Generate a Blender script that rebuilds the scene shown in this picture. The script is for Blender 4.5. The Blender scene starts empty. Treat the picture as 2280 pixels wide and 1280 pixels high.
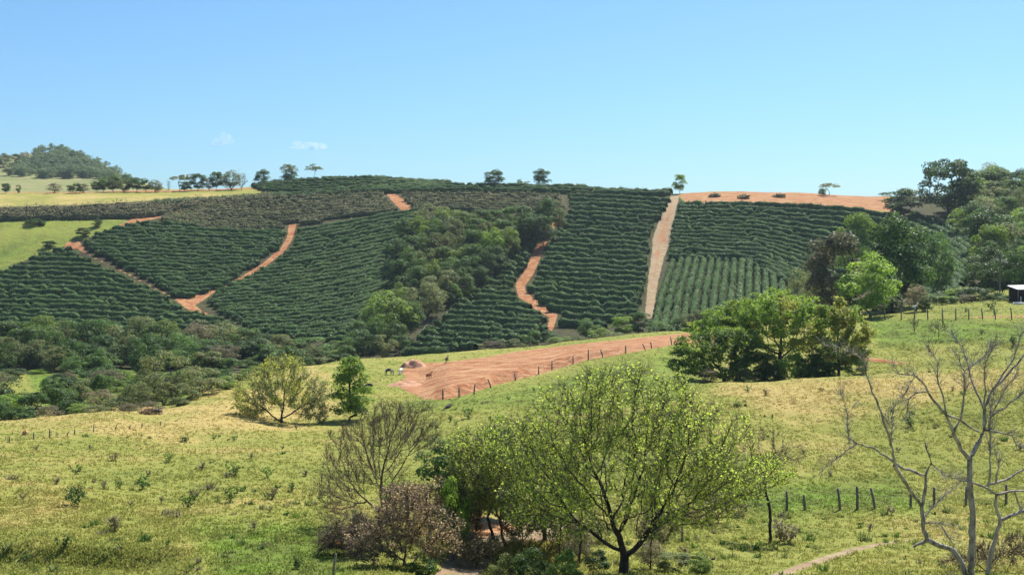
import bpy, math, random
import numpy as np
from mathutils import Vector, Matrix
R = math.radians
S = bpy.context.scene
C = S.collection
F = 2752.0          # focal length in photo pixels
HZ = 560.0          # eye level in the photo
# ------------------------------------------------------------------ camera
cam_d = bpy.data.cameras.new('camera'); cam = bpy.data.objects.new('camera', cam_d); C.objects.link(cam)
cam.location = (0, 0, 0); cam.rotation_euler = (R(90), 0, 0)
cam_d.sensor_width = 36; cam_d.lens = 36 * F / 2280; cam_d.shift_y = -(640 - HZ) / 2280
cam_d.clip_start = 0.5; cam_d.clip_end = 20000
S.camera = cam
# ------------------------------------------------------------------ light
SUN_EL, SUN_AZ = 55, 32      # azimuth: degrees right of the view direction (+Y)
w = bpy.data.worlds.new('World'); S.world = w; w.use_nodes = True
nt = w.node_tree; nt.nodes.clear()
sky = nt.nodes.new('ShaderNodeTexSky'); sky.sky_type = 'NISHITA'; sky.sun_disc = False
sky.sun_elevation = R(SUN_EL); sky.sun_rotation = R(SUN_AZ); sky.altitude = 300
sky.air_density = 1.0; sky.dust_density = 1.1; sky.ozone_density = 10.0
bg = nt.nodes.new('ShaderNodeBackground'); bg.inputs['Strength'].default_value = 0.08
out = nt.nodes.new('ShaderNodeOutputWorld')
tn = nt.nodes.new('ShaderNodeMix'); tn.data_type = 'RGBA'; tn.blend_type = 'MULTIPLY'; tn.inputs[0].default_value = 1; tn.inputs[7].default_value = (.85, 1.03, 1, 1)
nt.links.new(sky.outputs[0], tn.inputs[6]); nt.links.new(tn.outputs[2], bg.inputs[0]); nt.links.new(bg.outputs[0], out.inputs[0])
sd = bpy.data.lights.new('sun', 'SUN'); sd.energy = 5.0; sd.angle = R(0.5); sd.color = (1.0, 0.95, 0.86)
sun = bpy.data.objects.new('sun', sd); C.objects.link(sun)
to_sun = Vector((math.sin(R(SUN_AZ)) * math.cos(R(SUN_EL)), math.cos(R(SUN_AZ)) * math.cos(R(SUN_EL)), math.sin(R(SUN_EL))))
sun.rotation_euler = to_sun.to_track_quat('Z', 'Y').to_euler(); sun.location = to_sun * 300
S.view_settings.view_transform = 'Standard'; S.view_settings.look = 'None'
S.view_settings.exposure = 0.9; S.view_settings.gamma = 1; S.view_settings.use_curve_mapping = False

# ------------------------------------------------------------------ helpers
ORD = ('first second third fourth fifth sixth seventh eighth ninth tenth eleventh twelfth thirteenth fourteenth fifteenth sixteenth '
       'seventeenth eighteenth nineteenth').split()
TENS = {2: 'twenty', 3: 'thirty', 4: 'forty', 5: 'fifty'}
TENTH = {2: 'twentieth', 3: 'thirtieth', 4: 'fortieth', 5: 'fiftieth'}
def ordw(k):
    if k < 19: return ORD[k]
    k += 1
    return TENTH[k // 10] if k % 10 == 0 else TENS[k // 10] + '-' + ORD[k % 10 - 1]
def vhash(ix, iy, seed):
    h = (ix.astype(np.int64) * 374761393 + iy.astype(np.int64) * 668265263 + seed * 974634777) & 0x7fffffff
    h = ((h ^ (h >> 13)) * 1274126177) & 0x7fffffff
    return ((h ^ (h >> 16)) & 0xffff) / 65535.0
def vnoise(x, y, seed=0):
    x = np.asarray(x, float); y = np.asarray(y, float)
    xi = np.floor(x); yi = np.floor(y); fx = x - xi; fy = y - yi
    fx = fx * fx * (3 - 2 * fx); fy = fy * fy * (3 - 2 * fy)
    a = vhash(xi, yi, seed); b = vhash(xi + 1, yi, seed); c = vhash(xi, yi + 1, seed); d = vhash(xi + 1, yi + 1, seed)
    return (a * (1 - fx) + b * fx) * (1 - fy) + (c * (1 - fx) + d * fx) * fy - 0.5
def sstep(a, b, x):
    t = np.clip((x - a) / (b - a), 0, 1); return t * t * (3 - 2 * t)
def pchip(x, y, xq):
    h = np.diff(x); d = np.diff(y) / h; m = np.zeros_like(y)
    for i in range(1, len(x) - 1):
        if d[i-1] * d[i] > 0:
            w1 = 2 * h[i] + h[i-1]; w2 = h[i] + 2 * h[i-1]
            m[i] = (w1 + w2) / (w1 / d[i-1] + w2 / d[i])
    m[0] = d[0]; m[-1] = d[-1]
    k = np.clip(np.searchsorted(x, xq, side='right') - 1, 0, len(x) - 2)
    t = (xq - x[k]) / h[k]; t = np.clip(t, -0.5, 1.5)
    return ((2*t**3-3*t**2+1)*y[k] + (t**3-2*t**2+t)*h[k]*m[k] + (-2*t**3+3*t**2)*y[k+1] + (t**3-t**2)*h[k]*m[k+1])
def nrm(a): return a / (np.linalg.norm(a, axis=-1, keepdims=True) + 1e-9)
def mesh_np(name, verts, faces, mat=None, smooth=False, mats=None, midx=None):
    """faces: (n,3) or (n,4) int array or a list of such arrays"""
    if not isinstance(faces, (list, tuple)): faces = [faces]
    faces = [f for f in faces if len(f)]
    me = bpy.data.meshes.new(name)
    verts = np.ascontiguousarray(verts, np.float32)
    loops = np.concatenate([f.reshape(-1) for f in faces]).astype(np.int32)
    sizes = np.concatenate([np.full(len(f), f.shape[1], np.int32) for f in faces])
    me.vertices.add(len(verts)); me.vertices.foreach_set('co', verts.ravel())
    me.loops.add(len(loops)); me.loops.foreach_set('vertex_index', loops)
    me.polygons.add(len(sizes)); st = np.zeros(len(sizes), np.int32); st[1:] = np.cumsum(sizes)[:-1]
    me.polygons.foreach_set('loop_start', st)
    if smooth: me.polygons.foreach_set('use_smooth', np.ones(len(sizes), bool))
    if mats:
        for m in mats: me.materials.append(m)
        me.polygons.foreach_set('material_index', np.asarray(midx, np.int32))
    elif mat: me.materials.append(mat)
    me.update(calc_edges=True); me.validate()
    return me
def link(name, data, parent=None, loc=None):
    o = bpy.data.objects.new(name, data); C.objects.link(o)
    if parent: o.parent = parent
    if loc is not None: o.location = loc
    return o
def tag(o, label, cat, group=None, kind=None):
    o['label'] = label; o['category'] = cat
    if group: o['group'] = group
    if kind: o['kind'] = kind
    return o
def thing(name, label, cat, loc=(0, 0, 0), rz=0, group=None):
    o = bpy.data.objects.new(name, None); C.objects.link(o); o.empty_display_size = .3
    o.location = loc; o.rotation_euler = (0, 0, rz)
    return tag(o, label, cat, group)

# ------------------------------------------------------------------ materials
def new_mat(name):
    m = bpy.data.materials.new(name); m.use_nodes = True; m.node_tree.nodes.clear(); return m, m.node_tree
class NT:
    def __init__(s, t): s.t = t
    def n(s, typ, **kw):
        nd = s.t.nodes.new(typ)
        for k, v in kw.items():
            if k.startswith('i_'):
                key = k[2:]; nd.inputs[int(key) if key.isdigit() else key.replace('_', ' ')].default_value = v
            else: setattr(nd, k, v)
        return nd
    def l(s, a, b): s.t.links.new(a, b)
    def noise(s, vec, scale, detail=3, rough=.55, out='Fac'):
        nd = s.n('ShaderNodeTexNoise'); nd.inputs['Scale'].default_value = scale; nd.inputs['Detail'].default_value = detail
        nd.inputs['Roughness'].default_value = rough; s.l(vec, nd.inputs['Vector']); return nd.outputs[out]
    def ramp(s, v, a, b, lo=0., hi=1.):
        nd = s.n('ShaderNodeMapRange', interpolation_type='SMOOTHSTEP'); s.l(v, nd.inputs[0])
        nd.inputs[1].default_value = a; nd.inputs[2].default_value = b; nd.inputs[3].default_value = lo; nd.inputs[4].default_value = hi
        return nd.outputs[0]
    def mix(s, f, a, b):
        nd = s.n('ShaderNodeMix', data_type='RGBA')
        for v, i in ((f, 0), (a, 6), (b, 7)):
            if hasattr(v, 'links'): s.l(v, nd.inputs[i])
            elif i == 0: nd.inputs[0].default_value = v
            else: nd.inputs[i].default_value = (*v, 1)
        return nd.outputs[2]
    def math(s, op, a, b=0.):
        nd = s.n('ShaderNodeMath', operation=op)
        for i, v in enumerate((a, b)):
            if hasattr(v, 'links'): s.l(v, nd.inputs[i])
            else: nd.inputs[i].default_value = v
        return nd.outputs[0]
def grass_color(t, pos):
    """pasture colour by world position: straw, green and olive patches"""
    n1 = t.noise(pos, .055, 5, .6); n2 = t.noise(pos, .35, 4, .6); n3 = t.noise(pos, 2.2, 3, .65)
    s = t.math('ADD', t.math('MULTIPLY', n1, 1.15), t.math('ADD', t.math('MULTIPLY', n2, .6), t.math('MULTIPLY', n3, .25)))
    dry = t.n('ShaderNodeAttribute', attribute_name='dry').outputs['Fac']
    lush = t.n('ShaderNodeAttribute', attribute_name='lush').outputs['Fac']
    s = t.math('ADD', s, t.math('MULTIPLY', dry, .35))
    s = t.math('SUBTRACT', s, t.math('MULTIPLY', lush, .45))
    a = t.mix(t.ramp(s, .58, 1.02), (.115, .15, .030), (.228, .236, .054))
    a = t.mix(t.ramp(s, .97, 1.36), a, (.385, .30, .11))
    a = t.mix(t.math('MULTIPLY', lush, t.ramp(n2, .4, .65)), a, (0.16, 0.252, 0.0336))
    spot = t.ramp(t.noise(pos, 1.1, 5, .75), .54, .70)
    return t.mix(t.math('MULTIPLY', spot, .55), a, (0.126, 0.118, 0.0378))
def ground_material():
    m, T = new_mat('ground_mix'); t = NT(T)
    pos = t.n('ShaderNodeNewGeometry').outputs['Position']
    at = lambda nme: t.n('ShaderNodeAttribute', attribute_name=nme).outputs['Fac']
    g = grass_color(t, pos)
    e = t.noise(pos, .9, 4, .65); e2 = t.noise(pos, .22, 3, .6)
    edge = t.math('ADD', t.math('MULTIPLY', e, .6), t.math('MULTIPLY', e2, .4))
    def cut(nme, k=1.0):
        return t.ramp(t.math('ADD', at(nme), t.math('MULTIPLY', t.math('SUBTRACT', edge, .5), k)), .42, .58)
    n2 = t.noise(pos, .5, 5, .65); n3 = t.noise(pos, 3., 3, .6)
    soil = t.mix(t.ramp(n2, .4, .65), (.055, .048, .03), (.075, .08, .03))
    far = t.mix(t.ramp(t.noise(pos, .03, 4, .6), .4, .6), (.225, .22, .095), (.17, .19, .072))
    # furrowed red soil: streaks run along the field
    mp = t.n('ShaderNodeMapping'); t.l(pos, mp.inputs['Vector']); mp.inputs['Rotation'].default_value = (0, 0, R(-42)); mp.inputs['Scale'].default_value = (.16, 1.4, 1)
    st = t.noise(mp.outputs[0], .9, 4, .65)
    red = t.mix(t.ramp(n2, .35, .7), (.29, .115, .052), (.40, .215, .115))
    red = t.mix(t.ramp(st, .48, .66), red, (.46, .29, .155))
    red = t.mix(t.ramp(st, .44, .34), red, (.235, .10, .048))
    red = t.mix(t.ramp(n3, .6, .74), red, (.27, .15, .07))
    dirt = t.mix(t.ramp(n2, .4, .62), (.31, .12, .052), (.40, .215, .11))
    dirt = t.mix(t.ramp(n3, .55, .7), dirt, (.22, .17, .075))
    pale = t.mix(t.ramp(n2, .35, .65), (0.353, 0.277, 0.176), (0.286, 0.185, 0.118))
    pale = t.mix(t.ramp(n3, .5, .7), pale, (0.218, 0.21, 0.084))
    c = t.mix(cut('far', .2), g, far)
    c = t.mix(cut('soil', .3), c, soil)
    c = t.mix(cut('pale', .9), c, pale)
    c = t.mix(cut('red', .55), c, red)
    c = t.mix(cut('dirt', .8), c, dirt)
    bs = t.n('ShaderNodeBsdfPrincipled'); bs.inputs['Roughness'].default_value = .95; bs.inputs['Specular IOR Level'].default_value = .08
    t.l(c, bs.inputs['Base Color'])
    bp = t.n('ShaderNodeBump'); bp.inputs['Strength'].default_value = .85; bp.inputs['Distance'].default_value = .35
    hb = t.math('ADD', t.noise(pos, 2.6, 5, .7), t.math('MULTIPLY', t.noise(pos, .6, 3, .6), 1.2))
    hb = t.math('ADD', hb, t.math('MULTIPLY', t.math('MULTIPLY', st, at('red')), 1.6))
    t.l(hb, bp.inputs['Height']); t.l(bp.outputs[0], bs.inputs['Normal'])
    o = t.n('ShaderNodeOutputMaterial'); t.l(bs.outputs[0], o.inputs[0])
    return m
def leaf_material(name, dark, light, tint=None, transl=.45, tint_amt=.5, clump=.9, wide=None):
    m, T = new_mat(name); t = NT(T)
    g = t.n('ShaderNodeNewGeometry'); oi = t.n('ShaderNodeObjectInfo'); tc = t.n('ShaderNodeTexCoord')
    wn = t.n('ShaderNodeTexWhiteNoise', noise_dimensions='1D'); t.l(g.outputs['Random Per Island'], wn.inputs['W'])
    nz = t.noise(g.outputs['Position'], clump, 2, .5)
    f = t.math('ADD', t.math('MULTIPLY', wn.outputs['Value'], .55), t.ramp(nz, .35, .65, 0, .5))
    c = t.mix(f, dark, light)
    if wide: c = t.mix(t.ramp(t.noise(g.outputs['Position'], .028, 4, .6), .5, .72, 0, .75), c, wide)
    if tint: c = t.mix(t.math('MULTIPLY', t.ramp(oi.outputs['Random'], .3, 1.), tint_amt), c, tint)
    hs = t.n('ShaderNodeHueSaturation'); t.l(c, hs.inputs['Color'])
    t.l(t.math('ADD', t.math('MULTIPLY', oi.outputs['Random'], .5), .75), hs.inputs['Value'])
    bs = t.n('ShaderNodeBsdfPrincipled'); bs.inputs['Roughness'].default_value = .55; bs.inputs['Specular IOR Level'].default_value = .25
    t.l(hs.outputs[0], bs.inputs['Base Color'])
    hv = t.n('ShaderNodeHueSaturation'); hv.inputs['Value'].default_value = 1.7; hv.inputs['Saturation'].default_value = 1.05; hv.inputs['Hue'].default_value = .49; t.l(hs.outputs[0], hv.inputs['Color'])
    tr = t.n('ShaderNodeBsdfTranslucent'); t.l(hv.outputs[0], tr.inputs['Color'])
    mx = t.n('ShaderNodeMixShader'); mx.inputs[0].default_value = transl
    t.l(bs.outputs[0], mx.inputs[1]); t.l(tr.outputs[0], mx.inputs[2])
    o = t.n('ShaderNodeOutputMaterial'); t.l(mx.outputs[0], o.inputs[0])
    return m
def plain_material(name, a, b, scale=3., rough=.85, lo=.35, hi=.65, spec=.2, coord='Object', stretch=(1, 1, 1)):
    m, T = new_mat(name); t = NT(T)
    tc = t.n('ShaderNodeTexCoord'); mp = t.n('ShaderNodeMapping'); t.l(tc.outputs[coord], mp.inputs[0]); mp.inputs['Scale'].default_value = stretch
    c = t.mix(t.ramp(t.noise(mp.outputs[0], scale, 4, .6), lo, hi), a, b)
    bs = t.n('ShaderNodeBsdfPrincipled'); bs.inputs['Roughness'].default_value = rough; bs.inputs['Specular IOR Level'].default_value = spec
    t.l(c, bs.inputs['Base Color'])
    bp = t.n('ShaderNodeBump'); bp.inputs['Strength'].default_value = .4; bp.inputs['Distance'].default_value = .03
    t.l(t.noise(mp.outputs[0], scale * 4, 3, .6), bp.inputs['Height']); t.l(bp.outputs[0], bs.inputs['Normal'])
    o = t.n('ShaderNodeOutputMaterial'); t.l(bs.outputs[0], o.inputs[0]); return m
def grass_material():
    m, T = new_mat('grass_blades'); t = NT(T)
    g = t.n('ShaderNodeNewGeometry')
    c = grass_color(t, g.outputs['Position'])
    wn = t.n('ShaderNodeTexWhiteNoise', noise_dimensions='1D'); t.l(g.outputs['Random Per Island'], wn.inputs['W'])
    c = t.mix(t.ramp(wn.outputs['Value'], .6, 1., 0, .4), c, (.46, .40, .17))
    c = t.mix(t.ramp(wn.outputs['Value'], .4, 0., 0, .35), c, (.12, .15, .035))
    hv = t.n('ShaderNodeHueSaturation'); hv.inputs['Value'].default_value = 1.35; t.l(c, hv.inputs['Color']); c = hv.outputs[0]
    df = t.n('ShaderNodeBsdfDiffuse'); t.l(c, df.inputs[0]); tr = t.n('ShaderNodeBsdfTranslucent'); t.l(c, tr.inputs[0])
    mx = t.n('ShaderNodeMixShader'); mx.inputs[0].default_value = .4; t.l(df.outputs[0], mx.inputs[1]); t.l(tr.outputs[0], mx.inputs[2])
    o = t.n('ShaderNodeOutputMaterial'); t.l(mx.outputs[0], o.inputs[0]); return m
M = dict(
    ground=ground_material(), grass=grass_material(),
    dk=leaf_material('dark_leaves', (.018, .044, .011), (.082, .155, .03), transl=.36),
    kb=leaf_material('grey_brown_leaves', (.048, .058, .026), (.15, .15, .075), transl=.3),
    md=leaf_material('green_leaves', (.028, .066, .014), (.12, .205, .035), (.08, .15, .036), transl=.38),
    lt=leaf_material('light_leaves', (.07, .125, .026), (.21, .29, .055)),
    ol=leaf_material('olive_leaves', (.065, .095, .03), (.19, .22, .07), (.15, .16, .065)),
    br=leaf_material('dry_leaves', (.085, .085, .045), (.21, .19, .10), (.17, .15, .08)),
    yg=leaf_material('yellow_green_leaves', (.19, .275, .045), (.40, .49, .095), transl=.5),
    yo=leaf_material('yellow_olive_leaves', (.15, .175, .035), (.34, .36, .08), transl=.48),
    gr=leaf_material('fresh_green_leaves', (.075, .145, .02), (.235, .345, .05)),
    pk=leaf_material('withered_leaves', (.36, .26, .13), (.62, .48, .28)),
    co=leaf_material('coffee_leaves', (.030, .062, .020), (.09, .15, .045), transl=.3, clump=.35, wide=(.10, .135, .03)),
    cb=leaf_material('young_coffee_leaves', (.07, .085, .04), (.19, .20, .09), (.17, .15, .08)),
    cd=leaf_material('grey_coffee_leaves', (.10, .095, .055), (.24, .225, .12), (.20, .16, .11)),
    core=plain_material('hedge_body', (.026, .054, .019), (.070, .118, .037), 1.6, .9, .3, .7, .04),
    core2=plain_material('young_hedge_body', (.05, .056, .028), (.14, .14, .068), 1.6, .9, .3, .7, .04),
    bark=plain_material('bark', (.06, .05, .04), (.16, .135, .105), 6, stretch=(1, 1, .3)),
    bark_dk=plain_material('dark_bark', (.018, .015, .013), (.05, .04, .033), 6, stretch=(1, 1, .3)),
    bark_br=plain_material('brown_twigs', (.09, .065, .045), (.18, .135, .095), 6),
    bark_gy=plain_material('grey_bark', (.12, .10, .085), (.40, .36, .31), 5, stretch=(1, 1, .4), lo=.3, hi=.65),
    wood=plain_material('weathered_wood', (.10, .085, .07), (.24, .20, .165), 8, stretch=(1, 1, .2)),
    wire=plain_material('wire', (.10, .09, .08), (.14, .12, .1), 5, rough=.5),
    soil=plain_material('heaped_soil', (.33, .17, .10), (.46, .26, .16), 1.5),
)

# ------------------------------------------------------------------ terrain
KN = {   # photo column -> (distance, photo row) down the slope, across the valley, up the far hill and beyond
 -500: [(30,1400),(50,1280),(68,1110),(105,970),(118,945),(150,940),(180,905),(215,855),(265,805),(300,735),(350,615),(395,490),(420,466),(480,430),(560,437),(720,424),(880,390),(1050,372),(1500,420)],
 0: [(30,1400),(50,1280),(68,1110),(105,968),(118,942),(150,936),(180,900),(215,852),(265,800),(300,735),(350,612),(395,489),(420,464),(480,429),(560,436),(720,423),(880,388),(1050,352),(1500,420)],
 110: [(30,1400),(50,1280),(68,1110),(106,965),(120,936),(150,930),(180,897),(215,852),(265,800),(300,735),(350,612),(395,490),(420,462),(480,428),(560,436),(720,423),(880,390),(1050,341),(1500,420)],
 210: [(30,1400),(50,1280),(69,1110),(108,962),(122,930),(150,922),(180,893),(215,852),(265,800),(300,735),(350,612),(395,491),(425,456),(485,427),(560,436),(720,423),(880,392),(1050,362),(1500,420)],
 300: [(30,1400),(50,1280),(70,1110),(110,960),(125,925),(150,915),(180,888),(215,852),(265,800),(300,735),(350,615),(395,495),(430,450),(490,425),(560,433),(720,424),(880,410),(1050,402),(1500,430)],
 500: [(30,1400),(50,1280),(70,1110),(112,960),(135,900),(160,868),(185,852),(215,842),(268,790),(305,728),(350,625),(395,518),(432,452),(490,420),(560,431),(720,430),(880,440),(1050,450),(1500,470)],
 650: [(30,1400),(50,1280),(70,1120),(110,975),(135,925),(165,865),(197,822),(232,832),(272,790),(305,730),(350,625),(395,512),(432,448),(500,409),(560,420),(720,450),(880,470),(1050,480),(1500,490)],
 800: [(30,1400),(50,1280),(70,1130),(110,985),(135,925),(172,860),(217,803),(247,815),(276,780),(305,722),(350,622),(395,512),(432,440),(500,398),(560,409),(720,450),(880,470),(1050,480),(1500,490)],
 950: [(30,1400),(50,1285),(70,1135),(106,985),(125,914),(152,886),(180,850),(230,789),(252,800),(280,772),(310,712),(355,612),(400,497),(437,438),(500,410),(560,425),(720,460),(880,470),(1050,480),(1500,490)],
 1200: [(30,1400),(50,1290),(70,1140),(98,1000),(120,910),(146,866),(175,832),(237,771),(257,785),(284,755),(314,692),(357,592),(400,492),(440,440),(490,419),(560,440),(720,465),(880,475),(1050,485),(1500,490)],
 1450: [(30,1400),(50,1290),(70,1160),(95,1010),(119,890),(142,835),(172,785),(237,743),(259,760),(286,730),(316,672),(357,582),(400,497),(440,448),(480,434),(560,450),(720,470),(880,475),(1050,485),(1500,490)],
 1600: [(30,1400),(50,1290),(72,1165),(95,1000),(124,858),(134,864),(165,800),(237,737),(259,752),(286,722),(316,662),(357,582),(400,465),(425,446),(470,428),(560,450),(720,470),(880,475),(1050,485),(1500,490)],
 1760: [(30,1400),(50,1290),(74,1155),(95,1005),(124,848),(134,852),(163,775),(222,712),(252,728),(282,705),(314,652),(357,582),(400,470),(423,452),(470,429),(560,450),(720,470),(880,475),(1050,485),(1500,490)],
 1920: [(30,1400),(50,1285),(75,1150),(95,1010),(123,833),(133,843),(160,755),(205,692),(240,695),(277,690),(311,648),(357,582),(400,474),(421,460),(470,438),(560,450),(720,470),(880,475),(1050,485),(1500,490)],
 2100: [(30,1400),(50,1285),(75,1150),(95,1005),(122,820),(133,822),(160,745),(199,682),(233,680),(270,660),(310,610),(355,545),(400,480),(425,455),(470,436),(560,450),(720,470),(880,475),(1050,485),(1500,490)],
 2280: [(30,1400),(50,1285),(75,1150),(95,1000),(120,805),(132,797),(160,737),(195,674),(225,662),(265,627),(310,562),(355,502),(400,455),(430,435),(470,424),(560,440),(720,460),(880,475),(1050,485),(1500,490)],
 2800: [(30,1400),(50,1285),(75,1150),(95,1000),(120,800),(132,792),(160,737),(195,672),(225,660),(265,622),(310,555),(355,495),(400,450),(430,430),(470,418),(560,440),(720,460),(880,475),(1050,485),(1500,490)],
}
for c_, r_ in KN.items():                        # same number of knots in every column
    if len(r_) == 19:
        q = 4 if c_ in (650, 800) else 5; (a, va), (b, vb) = r_[q], r_[q + 1]
        y_ = (a + b) / 2; z_ = ((HZ - va) * a + (HZ - vb) * b) / 2
        r_.insert(q + 1, (y_, HZ - z_ / y_))
cu = np.array(sorted(KN), float); kn = np.array([KN[int(c)] for c in cu], float)
sg = np.concatenate([np.arange(-760, -40, 16), np.arange(-40, 2324, 4), np.arange(2324, 3070, 16)]).astype(float)
yg = [-60, -40, -20, -10, 0, 6, 12, 18, 24]; y = 30.
while y < 2600:
    yg.append(y); y *= 1.0058 if y < 520 else (1.012 if y < 1200 else 1.08)
yg = np.array(yg); NS, NY = len(sg), len(yg)
Z = np.zeros((NY, NS))
sc_ = np.clip(sg, -500, 2800)
for j in range(NS):
    ky = np.array([pchip(cu, kn[:, k, 0], sc_[j:j+1])[0] for k in range(kn.shape[1])])
    kv = np.array([pchip(cu, kn[:, k, 1], sc_[j:j+1])[0] for k in range(kn.shape[1])])
    kz = -(kv - HZ) / F * ky
    ky = np.concatenate([[-60, 0, 14], ky, [2600]]); kz = np.concatenate([[-1.0, -1.7, -4.6], kz, [-40]])
    Z[:, j] = pchip(ky, kz, yg)
XX = (sg[None, :] - 1140) / F * np.maximum(yg, 30)[:, None]; YY = np.repeat(yg[:, None], NS, 1)
amp = sstep(20, 45, YY)
Z += amp * (vnoise(XX / 14, YY / 14, 1) * .55 + vnoise(XX / 5, YY / 5, 2) * .35 + vnoise(XX / 1.7, YY / 1.7, 3) * .16) * np.where(YY > 255, .7, 1)
Z += amp * np.where(YY < 255, vnoise(XX / .7, YY / .6, 4) * .09, 0)
# cattle terraces on the right-hand slope, the worn bank low on the left
SG = np.repeat(sg[None, :], NY, 0)
tm = sstep(1880, 1980, SG) * sstep(126, 134, YY) * (1 - sstep(158, 168, YY))
Z += tm * (np.sin((Z + vnoise(XX / 9, YY / 9, 7) * .8) * 2 * math.pi / .9) * .2)
yb = 57.5 - (SG - 0) * .004 + vnoise(XX / 3, YY * 0, 8) * 2
Z -= .75 * sstep(yb + .5, yb - 1.1, YY) * (1 - sstep(330, 460, SG)) * sstep(30, 48, YY)
tr2 = sstep(900, 1000, SG) * (1 - sstep(1230, 1330, SG))                # eroded bank behind the dry bush
Z -= .9 * sstep(63.5, 61.5, YY + vnoise(XX / 2, YY * 0, 9) * 2) * tr2 * sstep(30, 50, YY)
VV = HZ - Z * F / np.maximum(YY, 1)
REDF = [(880,858),(905,838),(890,825),(940,808),(1000,806),(1080,795),(1150,783),(1240,771),(1520,742),(1660,735),(1690,745),(1600,757),(1495,768),(1400,786),(1310,801),(1200,833),(1100,858),(1040,878),(990,890),(945,888)]
def poly_sd(px, py, poly):
    poly = np.array(poly, float); q = np.roll(poly, -1, 0); d = np.full(px.shape, 1e9); ins = np.zeros(px.shape, bool)
    for (ax, ay), (bx, by) in zip(poly, q):
        ex, ey = bx - ax, by - ay; t = np.clip(((px-ax)*ex + (py-ay)*ey) / (ex*ex + ey*ey + 1e-9), 0, 1)
        d = np.minimum(d, (px-ax-t*ex)**2 + (py-ay-t*ey)**2)
        c = ((ay > py) != (by > py)) & (px < (bx-ax) * (py-ay) / (by - ay + 1e-12) + ax); ins ^= c
    d = np.sqrt(d); return np.where(ins, -d, d)
# the field was levelled: a cut bank of bare earth runs along its lower edge
sel_ = (YY > 135) & (YY < 240) & (SG > 860) & (SG < 1500)
Z[sel_] += 1.1 * sstep(0, -9, poly_sd(SG[sel_], VV[sel_] + vnoise(XX[sel_], YY[sel_], 41) * 6, REDF)) * sstep(925, 1010, SG[sel_]) * (1 - sstep(1180, 1480, SG[sel_])) * (1 - sstep(195, 235, YY[sel_]))
VV = HZ - Z * F / np.maximum(YY, 1)
def Zat(x, y):
    x = np.asarray(x, float); y = np.asarray(y, float)
    s = 1140 + x * F / np.maximum(y, 30)
    j = np.clip(np.searchsorted(sg, s) - 1, 0, NS - 2); i = np.clip(np.searchsorted(yg, y) - 1, 0, NY - 2)
    a = (s - sg[j]) / (sg[j+1] - sg[j]); b = (y - yg[i]) / (yg[i+1] - yg[i])
    return (Z[i, j] * (1-a) + Z[i, j+1] * a) * (1-b) + (Z[i+1, j] * (1-a) + Z[i+1, j+1] * a) * b
def at(u, y):
    """ground point under photo column u at distance y"""
    x = (u - 1140) / F * y; return np.array([x, y, float(Zat(x, y))])
def hit(u, v, y0=40., y1=1400.):
    j = int(np.clip(np.searchsorted(sg, u), 0, NS - 1)); i0 = int(np.searchsorted(yg, y0)); i1 = int(np.searchsorted(yg, y1))
    col = VV[i0:i1, j]; k = np.argmax(col <= v)
    if col[k] > v: k = int(np.argmin(col)); yy = yg[i0 + k]
    elif k == 0: yy = yg[i0]
    else:
        f = (col[k-1] - v) / (col[k-1] - col[k] + 1e-9); yy = yg[i0+k-1] + f * (yg[i0+k] - yg[i0+k-1])
    return at(u, yy)

def line_sd(px, py, pts):
    """pts: (u, v, half width) -> distance minus width"""
    d = np.full(px.shape, 1e9)
    for (ax, ay, aw), (bx, by, bw) in zip(pts[:-1], pts[1:]):
        ex, ey = bx - ax, by - ay; t = np.clip(((px-ax)*ex + (py-ay)*ey) / (ex*ex + ey*ey + 1e-9), 0, 1)
        d = np.minimum(d, np.hypot(px-ax-t*ex, py-ay-t*ey) - (aw + (bw-aw)*t))
    return d
masks = {k: np.zeros((NY, NS)) for k in ('dry', 'lush', 'soil', 'red', 'dirt', 'pale', 'far')}
owner = np.zeros((NY, NS), np.int32)             # which piece of the setting a vertex belongs to
NAMES = ['pasture_field']
def region(name, mask, fn, shape, y0, y1, soft=6., val=1., bounds=None):
    ps = np.array([p[:2] for p in shape]); mg = 60
    sel = (YY > y0) & (YY < y1) & (SG > ps[:,0].min()-mg) & (SG < ps[:,0].max()+mg) & (VV > ps[:,1].min()-mg) & (VV < ps[:,1].max()+mg)
    d = fn(SG[sel], VV[sel], shape)
    for mk in (mask if isinstance(mask, (list, tuple)) else [mask]):
        masks[mk][sel] = np.maximum(masks[mk][sel], np.clip(.5 - d / soft, 0, 1) * val)
    if name:
        if name not in NAMES or name == 'dirt_path': NAMES.append(name); k = len(NAMES) - 1
        else: k = NAMES.index(name)
        o = owner[sel]; o[d < 0] = k; owner[sel] = o
FAR0 = 256.
sel = YY > FAR0 - 2; masks['soil'][sel] = 1; owner[sel] = 1; NAMES.append('plantation_ground')
hillpast = [(-800,492),(0,489),(275,489),(300,497),(255,507),(212,524),(150,546),(60,578),(0,606),(-300,690),(-800,800)]
dryfield = [(-800,430),(0,430),(330,428),(560,421),(660,431),(560,437),(400,443),(200,456),(0,461),(-800,470)]
def cover(name, poly, y0, y1, extra=()):
    ps = np.array(poly); sel = (YY > y0) & (YY < y1) & (SG > ps[:,0].min()) & (SG < ps[:,0].max()) & (VV > ps[:,1].min()) & (VV < ps[:,1].max())
    d = poly_sd(SG[sel], VV[sel], poly); q = masks['soil'][sel]
    masks['soil'][sel] = np.minimum(q, np.clip(.5 + d / 5, 0, 1)); o = owner[sel]
    if name not in NAMES: NAMES.append(name)
    o[d < 0] = NAMES.index(name); owner[sel] = o
    for mk, vl in extra:
        a = masks[mk][sel]; masks[mk][sel] = np.maximum(a, np.clip(.5 - d / 5, 0, 1) * vl)
cover('hillside_field', hillpast, 290, 425, [('lush', .45)])
cover('dry_field', dryfield, 380, 500, [('dry', .4)])
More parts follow.
